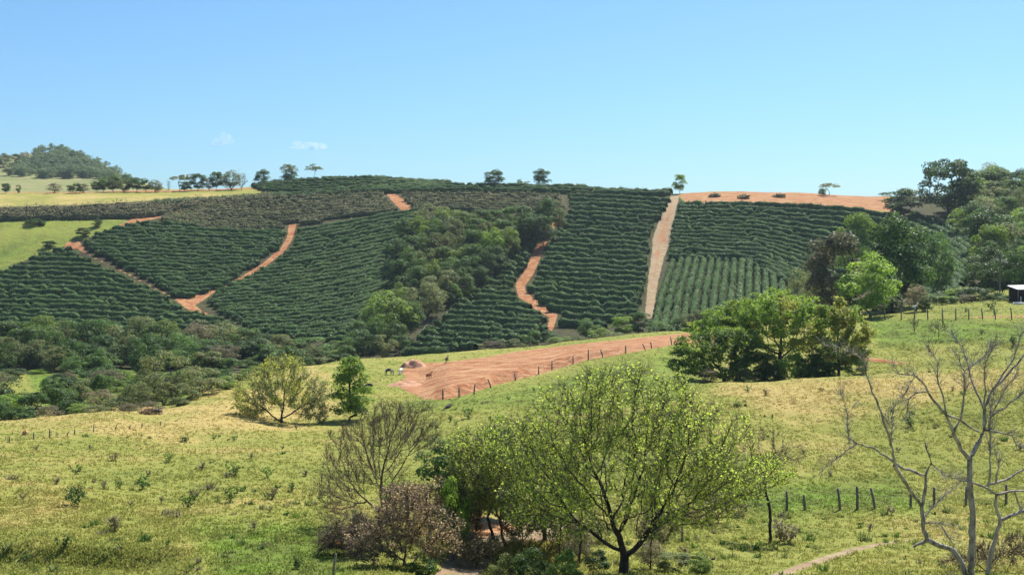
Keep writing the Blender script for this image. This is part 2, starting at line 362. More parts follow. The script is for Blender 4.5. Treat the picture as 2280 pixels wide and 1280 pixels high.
sel = YY > 505; masks['soil'][sel] = 0; masks['far'][sel] = 1; NAMES.append('distant_hill'); owner[sel] = len(NAMES) - 1
sel = (YY > 440) & (SG < 570) & (VV < 430); masks['soil'][sel] = 0; masks['dry'][sel] = .3
region('ploughed_field', 'red', poly_sd, REDF, 140, 262, 10)
HTOP = [(1505,430),(1560,426),(1700,424),(1980,436),(2010,474),(1880,470),(1840,472),(1790,467),(1700,462),(1530,458)]
cover('cleared_land', HTOP, 385, 500); region(None, 'red', poly_sd, HTOP, 385, 500, 5, .57)
TRACKS = [   # dirt tracks between the coffee blocks: (column, row, half width)
 [(152,548,9),(172,545,8),(195,566,2),(300,618,1.6),(388,664,2),(418,676,11),(432,688,8),(455,697,2),(532,732,1.5)],
 [(652,499,8),(645,530,6),(630,556,6),(590,588,4.5),(540,618,3),(480,647,2.5),(430,668,12)],
 [(1242,488,4),(1218,516,6),(1200,556,9),(1180,604,9),(1158,634,9),(1162,655,8),(1195,680,8),(1232,702,8),(1226,728,6)],
 [(1506,430,4),(1494,460,7),(1482,500,11),(1473,533,15),(1467,548,10),(1457,620,6),(1446,700,4)],
 [(262,506,2),(300,491,5),(340,483,5),(390,471,4),(470,457,2.5),(640,437,1.5)],
 [(868,433,5),(886,448,9),(906,463,10)],
]
for q_, tr in enumerate(TRACKS): region('dirt_path', 'dirt', line_sd, [(a, b, c_ + (-.3, .3, 1, 2, .5, 1)[q_]) for a, b, c_ in tr], 285, 460, 8 if tr is not TRACKS[3] else 20, 1. if tr is not TRACKS[3] else .52)
region(None, 'pale', line_sd, [(1506,432,8),(1494,460,12),(1482,500,17),(1473,535,20),(1466,565,15),(1455,620,11),(1445,700,9)], 285, 460, 12, 1.)
region('road', 'dirt', line_sd, [(-700,429,2),(200,428,2.2),(400,425,2.2),(560,420,2),(680,430,2)], 430, 520, 3, .7)
region('foot_path', 'dirt', line_sd, [(1700,1292,7),(1780,1262,8),(1850,1240,7),(1905,1222,7),(1960,1211,5),(2050,1198,3)], 40, 80, 7, .0)
region(None, 'pale', line_sd, [(1700,1292,7),(1780,1262,8),(1850,1240,7),(1905,1222,6),(1960,1211,4),(2050,1198,2)], 40, 80, 12, .85)
region('cart_path', 'dirt', line_sd, [(2110,706,1),(2180,706,2),(2290,705,2.5),(2700,702,3)], 150, 240, 4, .7)
region('bare_ground', 'pale', poly_sd, [(960,1285),(1010,1225),(985,1190),(1010,1155),(1080,1150),(1180,1160),(1260,1170),(1240,1200),(1130,1215),(1100,1240),(1060,1285)], 40, 80, 40)
region(None, 'red', poly_sd, [(1000,1190),(1020,1158),(1100,1152),(1200,1165),(1150,1190),(1080,1210)], 40, 80, 40, .62)
region(None, 'dirt', line_sd, [(2090,1003,6),(2140,1030,8),(2230,1048,4)], 70, 128, 22, .6)
region(None, 'dirt', line_sd, [(1880,790,5),(1935,800,7),(1985,806,5),(2040,815,3)], 128, 165, 8, .7)
region(None, 'dirt', poly_sd, [(700,1190),(800,1165),(850,1210),(780,1240),(690,1215)], 40, 80, 50, .55)
region(None, 'dirt', line_sd, [(440,868,5),(500,866,5)], 120, 190, 8, .4)
region(None, 'lush', poly_sd, [(1600,1090),(2000,1075),(2060,1130),(1700,1150)], 60, 110, 60)
region(None, 'lush', poly_sd, [(450,1180),(700,1150),(780,1290),(500,1290)], 40, 80, 90)
region(None, 'lush', poly_sd, [(1920,715),(2300,715),(2300,760),(1960,770)], 140, 200, 20, .8)
region(None, 'lush', poly_sd, [(900,905),(1200,850),(1500,775),(1600,800),(1500,905),(1200,915)], 115, 200, 30, .55)
region(None, 'lush', poly_sd, [(60,830),(420,835),(420,900),(100,905)], 150, 240, 20, 1)
region(None, 'dry', poly_sd, [(-200,935),(520,870),(700,810),(780,930),(420,975),(-200,1010)], 90, 230, 40, .6)
region(None, 'dry', poly_sd, [(1600,860),(2280,800),(2280,860),(1750,930)], 90, 128, 40, .6)
region(None, 'dry', poly_sd, [(-200,1000),(200,1010),(200,1200),(-200,1210)], 50, 110, 80, .5)
sel = (YY > 200) & (YY < 262) & (SG < 1000) & (VV > 802) & (SG < 760); masks['soil'][sel] = np.maximum(masks['soil'][sel], .0)
# ground under the belts of trees is dark litter
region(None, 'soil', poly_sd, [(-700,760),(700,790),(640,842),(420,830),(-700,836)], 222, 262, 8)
flat = lambda a: a.reshape(-1)
Vall = np.stack([flat(XX), flat(YY), flat(Z)], 1)
idx = np.arange(NY * NS).reshape(NY, NS)
quads = np.stack([idx[:-1, :-1], idx[:-1, 1:], idx[1:, 1:], idx[1:, :-1]], -1).reshape(-1, 4)
fo = owner[:-1, :-1].reshape(-1)
GL = {'pasture_field': 'pale green cattle pasture rolling down in the foreground', 'plantation_ground': 'dark ground under the coffee rows on the far hill',
      'hillside_field': 'green grazed slope left of the coffee block', 'dry_field': 'yellow dry field above the left coffee strip', 'distant_hill': 'pale grassy hill on the skyline at far left',
      'ploughed_field': 'bare red ploughed field with tyre marks', 'cleared_land': 'cleared red earth on the hilltop', 'road': 'thin dirt road along the ridge behind the yellow field',
      'foot_path': 'pale worn path crossing the grass at bottom right', 'cart_path': 'sandy cart track behind the right-hand fence', 'bare_ground': 'bare eroded soil under the dry bush and sparse trees'}
PL = ['red track running down between the two left coffee blocks', 'orange curved track on the right of the bowl-shaped coffee block', 'red winding track beside the wooded gully',
      'wide pale straight track climbing to the lone hilltop tree', 'sandy track below the grey coffee strip', 'short steep red track at the top of the hill']
pk_ = 0
for k, nme in enumerate(NAMES):
    f = quads[fo == k]
    if not len(f): continue
    used, inv = np.unique(f, return_inverse=True)
    me = mesh_np(nme, Vall[used], inv.reshape(-1, 4), M['ground'], smooth=True)
    for mk, arr in masks.items():
        a = me.attributes.new(mk, 'FLOAT', 'POINT'); a.data.foreach_set('value', arr.reshape(-1)[used].astype(np.float32))
    o = link(nme, me); o['kind'] = 'structure'
    if nme == 'dirt_path': o['label'] = PL[pk_]; pk_ += 1
    else: o['label'] = GL[nme]

# ------------------------------------------------------------------ plants: shared generators
def leaves(rng, P, N, size, jit=.6, aspect=.55):
    """one bent-free triangle leaf (or spray of leaves) per point"""
    n = len(P); N = nrm(N + rng.normal(0, jit, (n, 3)))
    a = nrm(np.cross(N, rng.normal(0, 1, (n, 3)))); b = np.cross(N, a)
    s = np.asarray(size) * rng.uniform(.6, 1.35, n); s = s[:, None]
    v = np.stack([P + a*s*.62, P - a*s*.45 + b*s*aspect, P - a*s*.3 - b*s*aspect], 1).reshape(-1, 3)
    return v, np.arange(3*n).reshape(n, 3)
def rings(pos, par, rad, k, want=False):
    """joined tubes along a branching skeleton; side shoots start inside their bearer"""
    n = len(pos); d = np.zeros_like(pos); ok = par >= 0; d[ok] = pos[ok] - pos[par[ok]]; d[~ok] = (0, 0, 1); d = nrm(d)
    ref = np.where(np.abs(d[:, 2:3]) < .9, np.array([[0, 0, 1.]]), np.array([[1., 0, 0]]))
    a = nrm(np.cross(d, ref)); b = np.cross(d, a)
    th = np.arange(k) * 2 * math.pi / k; cs, sn = np.cos(th), np.sin(th)
    ring = lambda p, r, a, b: p[:, None] + r[:, None, None] * (a[:, None] * cs[None, :, None] + b[:, None] * sn[None, :, None])
    best = np.full(n, -1); br = np.zeros(n)
    for i in range(n):
        p = par[i]
        if p >= 0 and rad[i] > br[p]: br[p] = rad[i]; best[p] = i
    main = ok & (best[np.maximum(par, 0)] == np.arange(n)); side = ok & ~main
    V = [ring(pos, rad, a, b).reshape(-1, 3)]; Fc = []; who = []
    kk = np.arange(k); k2 = (kk + 1) % k
    def quad(b0, b1): return np.stack([b0[:, None]*1 + kk, b0[:, None] + k2, b1[:, None] + k2, b1[:, None] + kk], -1).reshape(-1, 4)
    i = np.where(main)[0]
    if len(i): Fc.append(quad(par[i] * k, i * k)); who.append(np.repeat(i, k))
    i = np.where(side)[0]
    if len(i):
        V.append(ring(pos[par[i]], np.minimum(rad[i] * 1.25, rad[par[i]]), a[i], b[i]).reshape(-1, 3))
        Fc.append(quad(n * k + np.arange(len(i)) * k, i * k)); who.append(np.repeat(i, k))
    if want: return np.concatenate(V), np.concatenate(Fc), rad[np.concatenate(who)]
    return np.concatenate(V), np.concatenate(Fc)
def colonize(rng, attr, trunk, step, infl, kill, tip=.012, p=2.3, trop=(0, 0, .15), maxit=120, wig=.12):
    pos = [np.array(q, float) for q in trunk]; par = [-1] + list(range(len(trunk) - 1))
    if isinstance(trunk, tuple): pass
    P = np.array(pos); par = list(par); A = np.array(attr); trop = np.array(trop)
    D = np.linalg.norm(A[:, None] - P[None], axis=2); near = D.argmin(1); dist = D.min(1); alive = np.ones(len(A), bool)
    for it in range(maxit):
        act = alive & (dist < infl)
        if not act.any():
            if not alive.any(): break
            act = alive & (dist < dist[alive].min() + step * 4)
        nd = near[act]; dr = nrm(A[act] - P[nd])
        acc = np.zeros((len(P), 3)); np.add.at(acc, nd, dr); ids = np.unique(nd)
        newp = P[ids] + step * nrm(nrm(acc[ids]) + trop + rng.normal(0, wig, (len(ids), 3)))
        # drop growth that has stalled
        dd = np.array([np.min(np.linalg.norm(P - q, axis=1)) for q in newp]) if len(newp) < 4000 else np.full(len(newp), step)
        good = dd > step * .35
        for b_ in ids[~good]: alive[(near == b_) & act] = False
        if not good.any(): continue
        newp = newp[good]; base = len(P); P = np.concatenate([P, newp]); par += list(ids[good])
        Dn = np.linalg.norm(A[:, None] - newp[None], axis=2); m = Dn.min(1); am = Dn.argmin(1)
        upd = m < dist; near[upd] = base + am[upd]; dist[upd] = m[upd]; alive &= dist > kill
    par = np.array(par); n = len(P); acc = np.zeros(n); kids = np.zeros(n, int); rad = np.zeros(n)
    for i in range(n - 1, -1, -1):
        rad[i] = tip if kids[i] == 0 else acc[i] ** (1 / p)
        if par[i] >= 0: acc[par[i]] += rad[i] ** p; kids[par[i]] += 1
    return P, par, rad, kids
def add_twigs(rng, P, par, rad, kids, count, length, up=.4, spread=.6, rmax=.03, r=.006):
    """fine straight shoots from the thin wood"""
    thin = np.where((rad < rmax) & (par >= 0))[0]
    if not len(thin): return P, par, rad
    w = rng.choice(thin, count); d = nrm(P[w] - P[par[w]])
    d = nrm(d + rng.normal(0, spread, (count, 3)) + np.array([0, 0, up])); L = length * rng.uniform(.5, 1.3, count)
    e = P[w] + d * L[:, None]
    return np.concatenate([P, e]), np.concatenate([par, w]), np.concatenate([rad, np.full(count, r)])
def ball(rng, n):
    d = nrm(rng.normal(0, 1, (n, 3))); return d * rng.uniform(0, 1, (n, 1)) ** (1/3)

# ---- templates for the many middle-distance trees (height 1, width 1)
def crown_lobes(rng, style):
    L = []
    if style == 'um':
        for _ in range(26):
            a = rng.uniform(0, 6.28); r = .44 * math.sqrt(rng.uniform(0, 1)); L.append((r*math.cos(a), r*math.sin(a), .86 - .9*r*r + rng.normal(0, .06), rng.uniform(.07, .13)))
    elif style == 'euc':
        for _ in range(70):
            d = nrm(rng.normal(0, 1, 3)); d[2] = d[2] * .95; q = rng.uniform(.5, 1) ** .5
            L.append((d[0]*.42*q, d[1]*.42*q, .52 + d[2]*.42*q, rng.uniform(.08, .14)))
    elif style == 'bush':
        for _ in range(30):
            d = nrm(rng.normal(0, 1, 3)); q = rng.uniform(.3, 1) ** .5; L.append((d[0]*.38*q, d[1]*.38*q, .42 + d[2]*.42*q, rng.uniform(.10, .18)))
    elif style == 'con':
        for _ in range(70):
            h = rng.uniform(.14, .97); rr = .40 * (1 - h) ** .62 * (.75 + .5 * (h > .3)) + .02; a = rng.uniform(0, 6.28); q = rng.uniform(.3, 1.)
            L.append((rr*q*math.cos(a), rr*q*math.sin(a), h, rng.uniform(.07, .12)))
    else:
        lob = [nrm(rng.normal(0, 1, 3)) for _ in range(5)]
        for _ in range(34):
            d = nrm(rng.normal(0, 1, 3)); bulge = 1 + .26 * max(float(np.dot(d, b)) for b in lob) - .15
            q = rng.uniform(.35, 1) ** .5 * bulge
            L.append((d[0]*.39*q, d[1]*.39*q, max(.53 + d[2]*.42*q, .12), rng.uniform(.11, .19)))
    return L
STY = {  # lobe style, leaves per lobe, leaf size, hull opening
 'dk': ('dense', 210, .030), 'md': ('dense', 200, .030), 'lt': ('dense', 190, .030), 'ol': ('dense', 180, .027), 'br': ('dense', 120, .025),
 'um': ('um', 110, .026), 'euc': ('euc', 150, .025), 'con': ('con', 120, .028), 'bush': ('bush', 150, .036), 'bare': ('dense', 0, .02)}
def make_template(seed, sty):
    rng = np.random.default_rng(seed); kind, npl, ls = STY[sty]; L = crown_lobes(rng, kind)
    P, N = [], []
    for (x, y, z, r) in L:
        if npl == 0: break
        d = nrm(rng.normal(0, 1, (npl, 3))); d[:, 2] = np.where(d[:, 2] < -.35, -d[:, 2], d[:, 2])
        q = rng.uniform(.72, 1.06, (npl, 1)); p = np.array([x, y, z]) + d * r * q * np.array([1.1, 1.1, .85])
        P.append(p); N.append(d + np.array([0, 0, .35]))
    crown = None
    if P:
        v, f = leaves(rng, np.concatenate(P), np.concatenate(N), ls, .55); crown = (v, f)
    # trunk and limbs
    c = np.array([l[:3] for l in L]); low = max(.1, c[:, 2].min() - .05) if kind != 'um' else .45
    if kind == 'bush': low = .08
    tr = [np.array([0, 0, -.03])]; nseg = 3
    for i in range(1, nseg + 1): tr.append(np.array([rng.normal(0, .012)*i, rng.normal(0, .012)*i, low * i / nseg]))
    if kind == 'con':
        for i in range(1, 7): tr.append(np.array([rng.normal(0, .006), rng.normal(0, .006), low + (.95 - low) * i / 6]))
    extra = [c]
    if sty in ('br', 'bare', 'ol'): extra += [c + rng.normal(0, .07, c.shape) for _ in range(6 if sty == 'bare' else 4)]
    Pp, par, rad, kids = colonize(rng, np.concatenate(extra), tr, .045, .35, .05, tip=.0035 if sty in ('br', 'bare') else .004, p=2.1, trop=(0, 0, .2), maxit=60)
    if sty in ('br', 'bare', 'ol'): Pp, par, rad = add_twigs(rng, Pp, par, rad, kids, 500 if sty != 'ol' else 200, .07, .5, .7, .02, .0022)
    rad[0] *= 1.35
    tv, tf = rings(Pp, par, rad, 4)
    return crown, (tv, tf)
TPL = {}
def template(sty, mat, bark, var):
    key = (sty, mat, bark, var)
    if key not in TPL:
        cr, tk = make_template(hash((sty, var)) % 1000 if False else sum(map(ord, sty)) * 7 + var * 31, sty)
        TPL[key] = (mesh_np('crown_' + sty, *cr, M[mat]) if cr else None, mesh_np('trunk_' + sty, *tk, M[bark], smooth=True))
    return TPL[key]
KD = {   # code -> template style, leaf material, bark, look, name
 'dk': ('dk', 'dk', 'bark_dk', 'dark green round-crowned tree', 'broadleaf_tree'), 'md': ('md', 'md', 'bark', 'mid green leafy tree', 'broadleaf_tree'),
 'lt': ('lt', 'lt', 'bark', 'light green leafy tree', 'broadleaf_tree'), 'gr': ('md', 'gr', 'bark', 'fresh green leafy tree', 'broadleaf_tree'),
 'ol': ('ol', 'ol', 'bark', 'olive green loose-crowned tree', 'broadleaf_tree'), 'br': ('br', 'br', 'bark_br', 'brownish half-bare tree', 'dry_tree'),
 'um': ('um', 'ol', 'bark', 'thin umbrella-crowned tree', 'umbrella_tree'), 'ud': ('um', 'dk', 'bark_dk', 'dark flat-topped tree', 'umbrella_tree'),
 'eu': ('euc', 'dk', 'bark', 'tall dark tree with gaps in its crown', 'broadleaf_tree'), 'ba': ('bare', 'br', 'bark_br', 'leafless pale tree', 'bare_tree'),
 'bd': ('bush', 'dk', 'bark_dk', 'dark green bush', 'bush'), 'bm': ('bush', 'md', 'bark', 'mid green bush', 'bush'), 'bl': ('bush', 'lt', 'bark', 'light green bush', 'bush'),
 'bg': ('bush', 'gr', 'bark', 'bright green bush', 'bush'), 'bo': ('bush', 'ol', 'bark', 'olive bush', 'bush'), 'bb': ('br', 'br', 'bark_br', 'dry brown bush', 'bush'),
 'by': ('bush', 'yg', 'bark', 'yellow green bush', 'bush'), 'kb': ('dk', 'kb', 'bark_dk', 'dark tree with brown-grey upper crown', 'broadleaf_tree'),
}
rnd = random.Random(5)
def put_trees(place, group, specs, fat=1.):
    """specs: (photo column, distance or None, crown-top row, width px, kind[, base row]); labelled by look and order from the left"""
    done = []
    for sp in specs:
        u, Y, vt, wp, kd = sp[:5]
        p = at(u, Y) if Y else hit(u, sp[5], *(sp[6:8] if len(sp) > 6 else (FAR0, 1400.)))
        h = max(((HZ - vt) / F * p[1] - p[2]), 1.0); wd = wp * fat / F * p[1] / .92
        done.append((u, p, h, wd, kd))
    cnt = {}
    for u, p, h, wd, kd in sorted(done, key=lambda d: d[0]): cnt.setdefault(kd, []).append(id(p))
    for u, p, h, wd, kd in done:
        sty, mat, bark, look, name = KD[kd]; k = cnt[kd].index(id(p)); n = len(cnt[kd])
        lab = f'{look} {place}' if n == 1 else f'{ordw(k)} {look} from the left {place}'
        t = thing(name, lab, 'bush' if name == 'bush' else 'tree', p, rnd.uniform(0, 6.28), group)
        t.scale = (wd, wd, h)
        cr, tk = template(sty, mat, bark, rnd.randrange(3))
        link('trunk' if name != 'bush' else 'stem', tk, t)
        if cr: link('crown' if name != 'bush' else 'foliage', cr, t)

# ------------------------------------------------------------------ coffee rows
def poly_at(pl, s):
    pl = np.array(pl, float); L = np.concatenate([[0], np.cumsum(np.hypot(*np.diff(pl, axis=0).T))]); L /= L[-1]
    return np.interp(s, L, pl[:, 0]), np.interp(s, L, pl[:, 1])
rr = np.random.default_rng(11)
trk = [t for t in TRACKS]
NROWS = 0
def coffee(place, group, poly, top, bot, n, power=1., h=2.1, wd=2.2, leaf='co', nl=34, ls=.27, core=.86, adj='dark green', order='from the bottom', gap=.04, y1=505):
    global NROWS
    s = np.linspace(0, 1, 400); tu, tv = poly_at(top, s); bu, bv = poly_at(bot, s); rows = []
    for k in range(n):
        t = ((k + .5) / n) ** power; u = bu + (tu - bu) * t; v = bv + (tv - bv) * t
        wob = vnoise(u / 60, np.full_like(u, k * 7.3), 21) * 1.6; v = v + wob
        ins = poly_sd(u, v, poly) < 4
        for tr in trk: ins &= line_sd(u, v, [(a, b, w_ * .8 - 2.2) for a, b, w_ in tr]) > 0
        if not ins.any(): continue
        e = np.where(np.diff(np.concatenate([[0], ins.astype(int), [0]])))[0].reshape(-1, 2)
        runs = []
        for a, b in e:
            uu, vv = u[a:b], v[a:b]
            if len(uu) < 4: continue
            P = []
            for q, z_ in list(zip(uu, vv))[::2]:
                j = int(np.clip(np.searchsorted(sg, q), 0, NS - 1)); i0 = int(np.searchsorted(yg, FAR0))
                if VV[i0, j] < z_: continue
                p = hit(q, z_ + h * .62 * F / 370 * .55, FAR0, y1)
                P.append(p)
            if len(P) < 3: continue
            P = np.array(P); L = np.concatenate([[0], np.cumsum(np.linalg.norm(np.diff(P[:, :2], axis=0), axis=1))])
            if L[-1] < 5: continue
            runs.append((P, L))
        if runs: rows.append(runs)
    for k, runs in enumerate(rows):
        for q, (P, L) in enumerate(runs):
            d = np.arange(rr.uniform(0, 1.6), L[-1] - rr.uniform(0, 1.6), 1.05); x = np.interp(d, L, P[:, 0]); y = np.interp(d, L, P[:, 1])
            # smooth the course of the row
            if len(d) > 9:
                ker = np.ones(7) / 7; xp = np.convolve(np.pad(x, 3, 'edge'), ker, 'valid'); yp = np.convolve(np.pad(y, 3, 'edge'), ker, 'valid'); x, y = xp, yp
            m = len(d); c = np.stack([x, y, Zat(x, y)], 1); o0 = c[m // 2].copy(); c = c - o0
            t = nrm(np.gradient(c[:, :2], axis=0)); ac = np.stack([-t[:, 1], t[:, 0], np.zeros(m)], 1); al = np.stack([t[:, 0], t[:, 1], np.zeros(m)], 1)
            sc = (1 + vnoise(d / 3.1 + k * 31, d * 0 + q * 5, 22) * .3) * rr.uniform(.84, 1.10, m); sc[rr.uniform(0, 1, m) < gap] *= .5
            sc[0] *= .85; sc[-1] *= .85
            th = rr.uniform(-.25, math.pi + .25, (m, nl)); ra = rr.uniform(.8, 1.06, (m, nl)) * sc[:, None]
            cs, sn = np.cos(th), np.sin(th)
            up = np.array([0, 0, 1.])
            pp = c[:, None] + ac[:, None] * (wd / 2 * cs * ra)[..., None] + up * (h * (.16 + .84 * np.maximum(sn, -.1)) * ra)[..., None] + al[:, None] * rr.uniform(-.62, .62, (m, nl, 1))
            nn = ac[:, None] * cs[..., None] + up * (sn + .25)[..., None] + al[:, None] * rr.normal(0, .25, (m, nl, 1))
            v1, f1 = leaves(rr, pp.reshape(-1, 3), nn.reshape(-1, 3), ls, .45, .6)
            V = [v1]; Fs = [f1]; mi = [np.zeros(len(f1), int)]
            if core and m > 1:
                prof = np.array([(-.40, .03), (-.5, .5), (-.38, .84), (-.13, .99), (.13, .99), (.38, .84), (.5, .5), (.40, .03)]); kp = len(prof)
                cc = c[:, None] + ac[:, None] * (prof[:, 0] * wd * core)[None, :, None] * sc[:, None, None] + up * (prof[:, 1] * h * core)[None, :, None] * sc[:, None, None]
                cc = cc + rr.normal(0, .12, cc.shape)
                b0 = len(v1); V.append(cc.reshape(-1, 3)); ii = np.arange(m - 1)[:, None] * kp + np.arange(kp - 1)[None]
                fq = (np.stack([ii, ii + 1, ii + 1 + kp, ii + kp], -1) + b0).reshape(-1, 4); Fs.append(fq); mi.append(np.ones(len(fq), int))
            me = mesh_np('coffee_hedge', np.concatenate(V), Fs, mats=[M[leaf], M['core' if leaf == 'co' else 'core2']], midx=np.concatenate(mi))
            o = link('coffee_hedge', me, loc=o0)
            lab = f'{ordw(k)} {adj} coffee row {order} of the {place}'
            if len(runs) > 1: lab = lab.replace(' coffee row', f' coffee row, {ordw(q)} stretch,')
            tag(o, lab, 'coffee row', group); NROWS += 1
coffee('lower left block', 'coffee rows in the lower left block', [(-250,640),(0,606),(60,576),(150,550),(180,570),(300,626),(400,674),(430,690),(520,724),(600,760),(600,800),(-250,800)],
       [(-250,548),(150,552),(560,580)], [(-250,770),(150,776),(600,800)], 21, 1., 2.0, 2.3)
coffee('bowl-shaped block', 'coffee rows in the bowl-shaped block', [(178,545),(215,522),(300,497),(340,489),(480,514),(560,520),(640,510),(645,528),(600,588),(480,646),(430,660),(385,655),(300,606)],
       [(170,488),(400,497),(660,516)], [(170,650),(420,662),(660,642)], 21, 1., 1.9, 2.2)
coffee('wide central block', 'coffee rows in the wide central block', [(655,500),(780,482),(905,466),(1000,470),(960,500),(900,600),(890,640),(810,720),(780,760),(700,752),(600,744),(530,726),(440,664),(480,650),(600,590),(640,545)],
       [(440,545),(660,512),(780,490),(960,458)], [(440,770),(660,770),(780,755),(960,700)], 33, 1., 1.7, 2.2, adj='green')
coffee('brown young block', 'brownish young coffee rows', [(350,486),(480,457),(640,437),(800,431),(868,432),(905,464),(800,476),(655,496),(640,503),(560,517),(480,512)],
       [(330,462),(640,436),(910,428)], [(330,502),(640,524),(910,482)], 13, 1., 2.1, 1.9, 'cb', 20, .30, .7, 'olive brown')
coffee('grey strip on the left', 'grey coffee rows on the left', [(-250,470),(0,462),(200,457),(400,445),(560,437),(620,437),(470,455),(330,482),(280,488),(0,489),(-250,492)],
       [(-250,470),(0,464),(300,453),(640,434)], [(-250,490),(0,488),(300,483),(640,446)], 4, 1., 3.0, 2.0, 'cd', 26, .34, .6, 'grey olive')
coffee('hilltop brown block', 'brownish coffee rows near the hilltop', [(888,432),(1000,431),(1252,434),(1272,464),(1200,470),(1000,470),(915,462)],
       [(880,430),(1270,432)], [(880,467),(1270,470)], 7, 1., 2.0, 1.9, 'cb', 20, .30, .7, 'olive')
coffee('ridge strip', 'coffee rows along the ridge', [(330,455),(640,432),(780,424),(860,416),(1000,408),(1250,412),(1500,427),(1490,434),(1260,431),(1000,427),(800,429),(640,441),(340,460)],
       [(330,452),(640,432),(800,419),(1000,409),(1250,413),(1500,426)], [(330,457),(640,439),(800,428),(1000,426),(1250,430),(1500,434)], 3, 1., 2.3, 2.3)
coffee('domed hilltop', 'coffee rows over the domed hilltop', [(562,414),(600,406),(700,396),(760,392),(850,395),(1000,406),(900,415),(800,421),(700,426),(600,421),(570,418)],
       [(555,405),(700,394),(850,393),(1010,405)], [(555,424),(700,428),(850,421),(1010,411)], 6, 1., 1.9, 2.2, y1=520)
coffee('block right of the winding track', 'coffee rows right of the winding track', adj='dense', poly=[(1254,434),(1500,430),(1500,440),(1478,500),(1462,560),(1450,620),(1436,705),(1300,740),(1236,740),(1238,704),(1190,668),(1172,645),(1195,600),(1215,550),(1250,490),(1264,465)],
       top=[(1150,428),(1320,432),(1510,443)], bot=[(1150,722),(1320,737),(1510,747)], n=26, power=.84, h=2.2, wd=2.5)
coffee('block left of the winding track', 'coffee rows left of the winding track', [(1236,492),(1205,522),(1170,610),(1150,640),(1165,668),(1200,692),(1222,712),(1222,740),(1150,765),(1000,790),(885,790),(920,755),(985,700),(1050,645),(1110,597),(1180,532)],
       [(880,482),(1100,491),(1245,503)], [(880,795),(1100,804),(1245,820)], 26, .9, 2.2, 2.4)
coffee('broad right-hand block', 'coffee rows in the broad right-hand block', [(1514,449),(1700,453),(1790,458),(1880,456),(1985,456),(2050,486),(2000,560),(1900,660),(1840,690),(1700,604),(1640,575),(1478,580),(1484,545),(1498,500)],
       [(1480,450),(1700,452),(1880,458),(2060,486)], [(1480,592),(1700,606),(1880,690),(2060,790)], 18, 1., 2.1, 2.4)
coffee('downhill rows beside the pale track', 'coffee rows running straight downhill', [(1492,582),(1640,578),(1700,606),(1760,642),(1840,692),(1820,740),(1440,745),(1452,690)],
       [(1812,580),(1830,660),(1850,760)], [(1492,578),(1462,660),(1440,760)], 19, 1., 2.1, 1.9, 'co', 24, .3, .9, order='from the left')
coffee('steep block among the right-hand trees', 'coffee rows among the right-hand trees', [(2030,472),(2080,482),(2165,538),(2165,580),(2130,670),(1990,700),(1950,600),(2000,500)],
       [(2030,470),(2110,500),(2180,548)], [(1940,610),(2040,660),(2150,720)], 14, 1., 2.1, 2.3)
print('coffee rows', NROWS)

# ------------------------------------------------------------------ trees of the valley, the gully, the skyline and the right-hand wood
put_trees('in the valley tree belt', 'trees in the valley belt', fat=1.15, specs=[
 (-40,262,720,110,'md'),(20,265,718,95,'md'),(60,262,730,80,'md'),(95,268,706,75,'lt'),(112,254,732,66,'md'),(150,262,722,90,'ol'),(195,258,700,85,'dk'),(240,263,716,66,'md'),
 (300,262,706,120,'ol'),(350,256,724,66,'md'),(370,269,716,66,'lt'),(402,255,745,76,'md'),(445,265,720,90,'br'),(502,268,724,90,'ol'),(548,266,733,70,'md'),(465,250,750,80,'dk'),
 (520,250,760,80,'dk'),(572,252,758,80,'md'),(592,268,738,66,'dk'),(617,262,745,80,'ol'),(655,264,758,70,'md'),(702,268,752,100,'md'),(738,262,778,66,'lt'),(680,258,775,70,'ol'),
 (20,242,750,72,'ol'),(90,238,756,68,'ol'),(122,234,778,51,'ol'),(162,240,758,60,'dk'),(230,248,746,77,'dk'),(272,244,768,68,'dk'),(330,246,746,77,'dk'),(402,248,748,60,'md'),
 (560,252,753,68,'dk'),(612,246,776,56,'dk'),(642,242,783,48,'md'),(440,246,763,68,'dk'),(500,244,768,68,'br'),(200,244,768,68,'dk'),(370,242,778,60,'dk'),(60,244,778,60,'dk'),(-50,242,738,86,'dk')])
put_trees('at the left pasture edge', 'bushes and trees at the left pasture edge', [
 (10,150,832,110,'bd'),(22,140,866,100,'bg'),(78,138,862,76,'bd'),(130,150,850,86,'bm'),(152,142,872,70,'bd'),(176,136,894,52,'bl'),(112,132,905,66,'bb'),(230,148,868,86,'bb'),
 (212,134,902,70,'bo'),(266,142,880,76,'bo'),(300,143,858,86,'ol'),(365,150,783,110,'ol'),(335,146,840,80,'ol'),(446,152,816,112,'ol'),(500,158,832,60,'bl'),(284,134,905,56,'bb'),(482,165,815,66,'dk'),
 (410,146,850,80,'bo'),(46,132,900,80,'bd'),(-20,136,880,90,'bd'),(250,196,842,70,'bl'),(300,200,838,70,'bl'),(200,200,846,70,'bl'),(330,138,895,60,'bb'),(395,140,880,60,'bo'),(560,190,812,50,'bl'),(540,182,826,46,'bm')])
ru = random.Random(8)
put_trees('low in the valley tree belt', 'undergrowth bushes of the valley belt', [(u_ := ru.uniform(-60, 760), ru.uniform(226, 262), ru.uniform(752, 800), ru.uniform(55, 80), ru.choice(['bd', 'bd', 'bo', 'bm', 'bm'])) for _ in range(46)])
G = lambda u, vt, h, wp, kd: (u, None, vt - 7, wp, kd, vt + h)
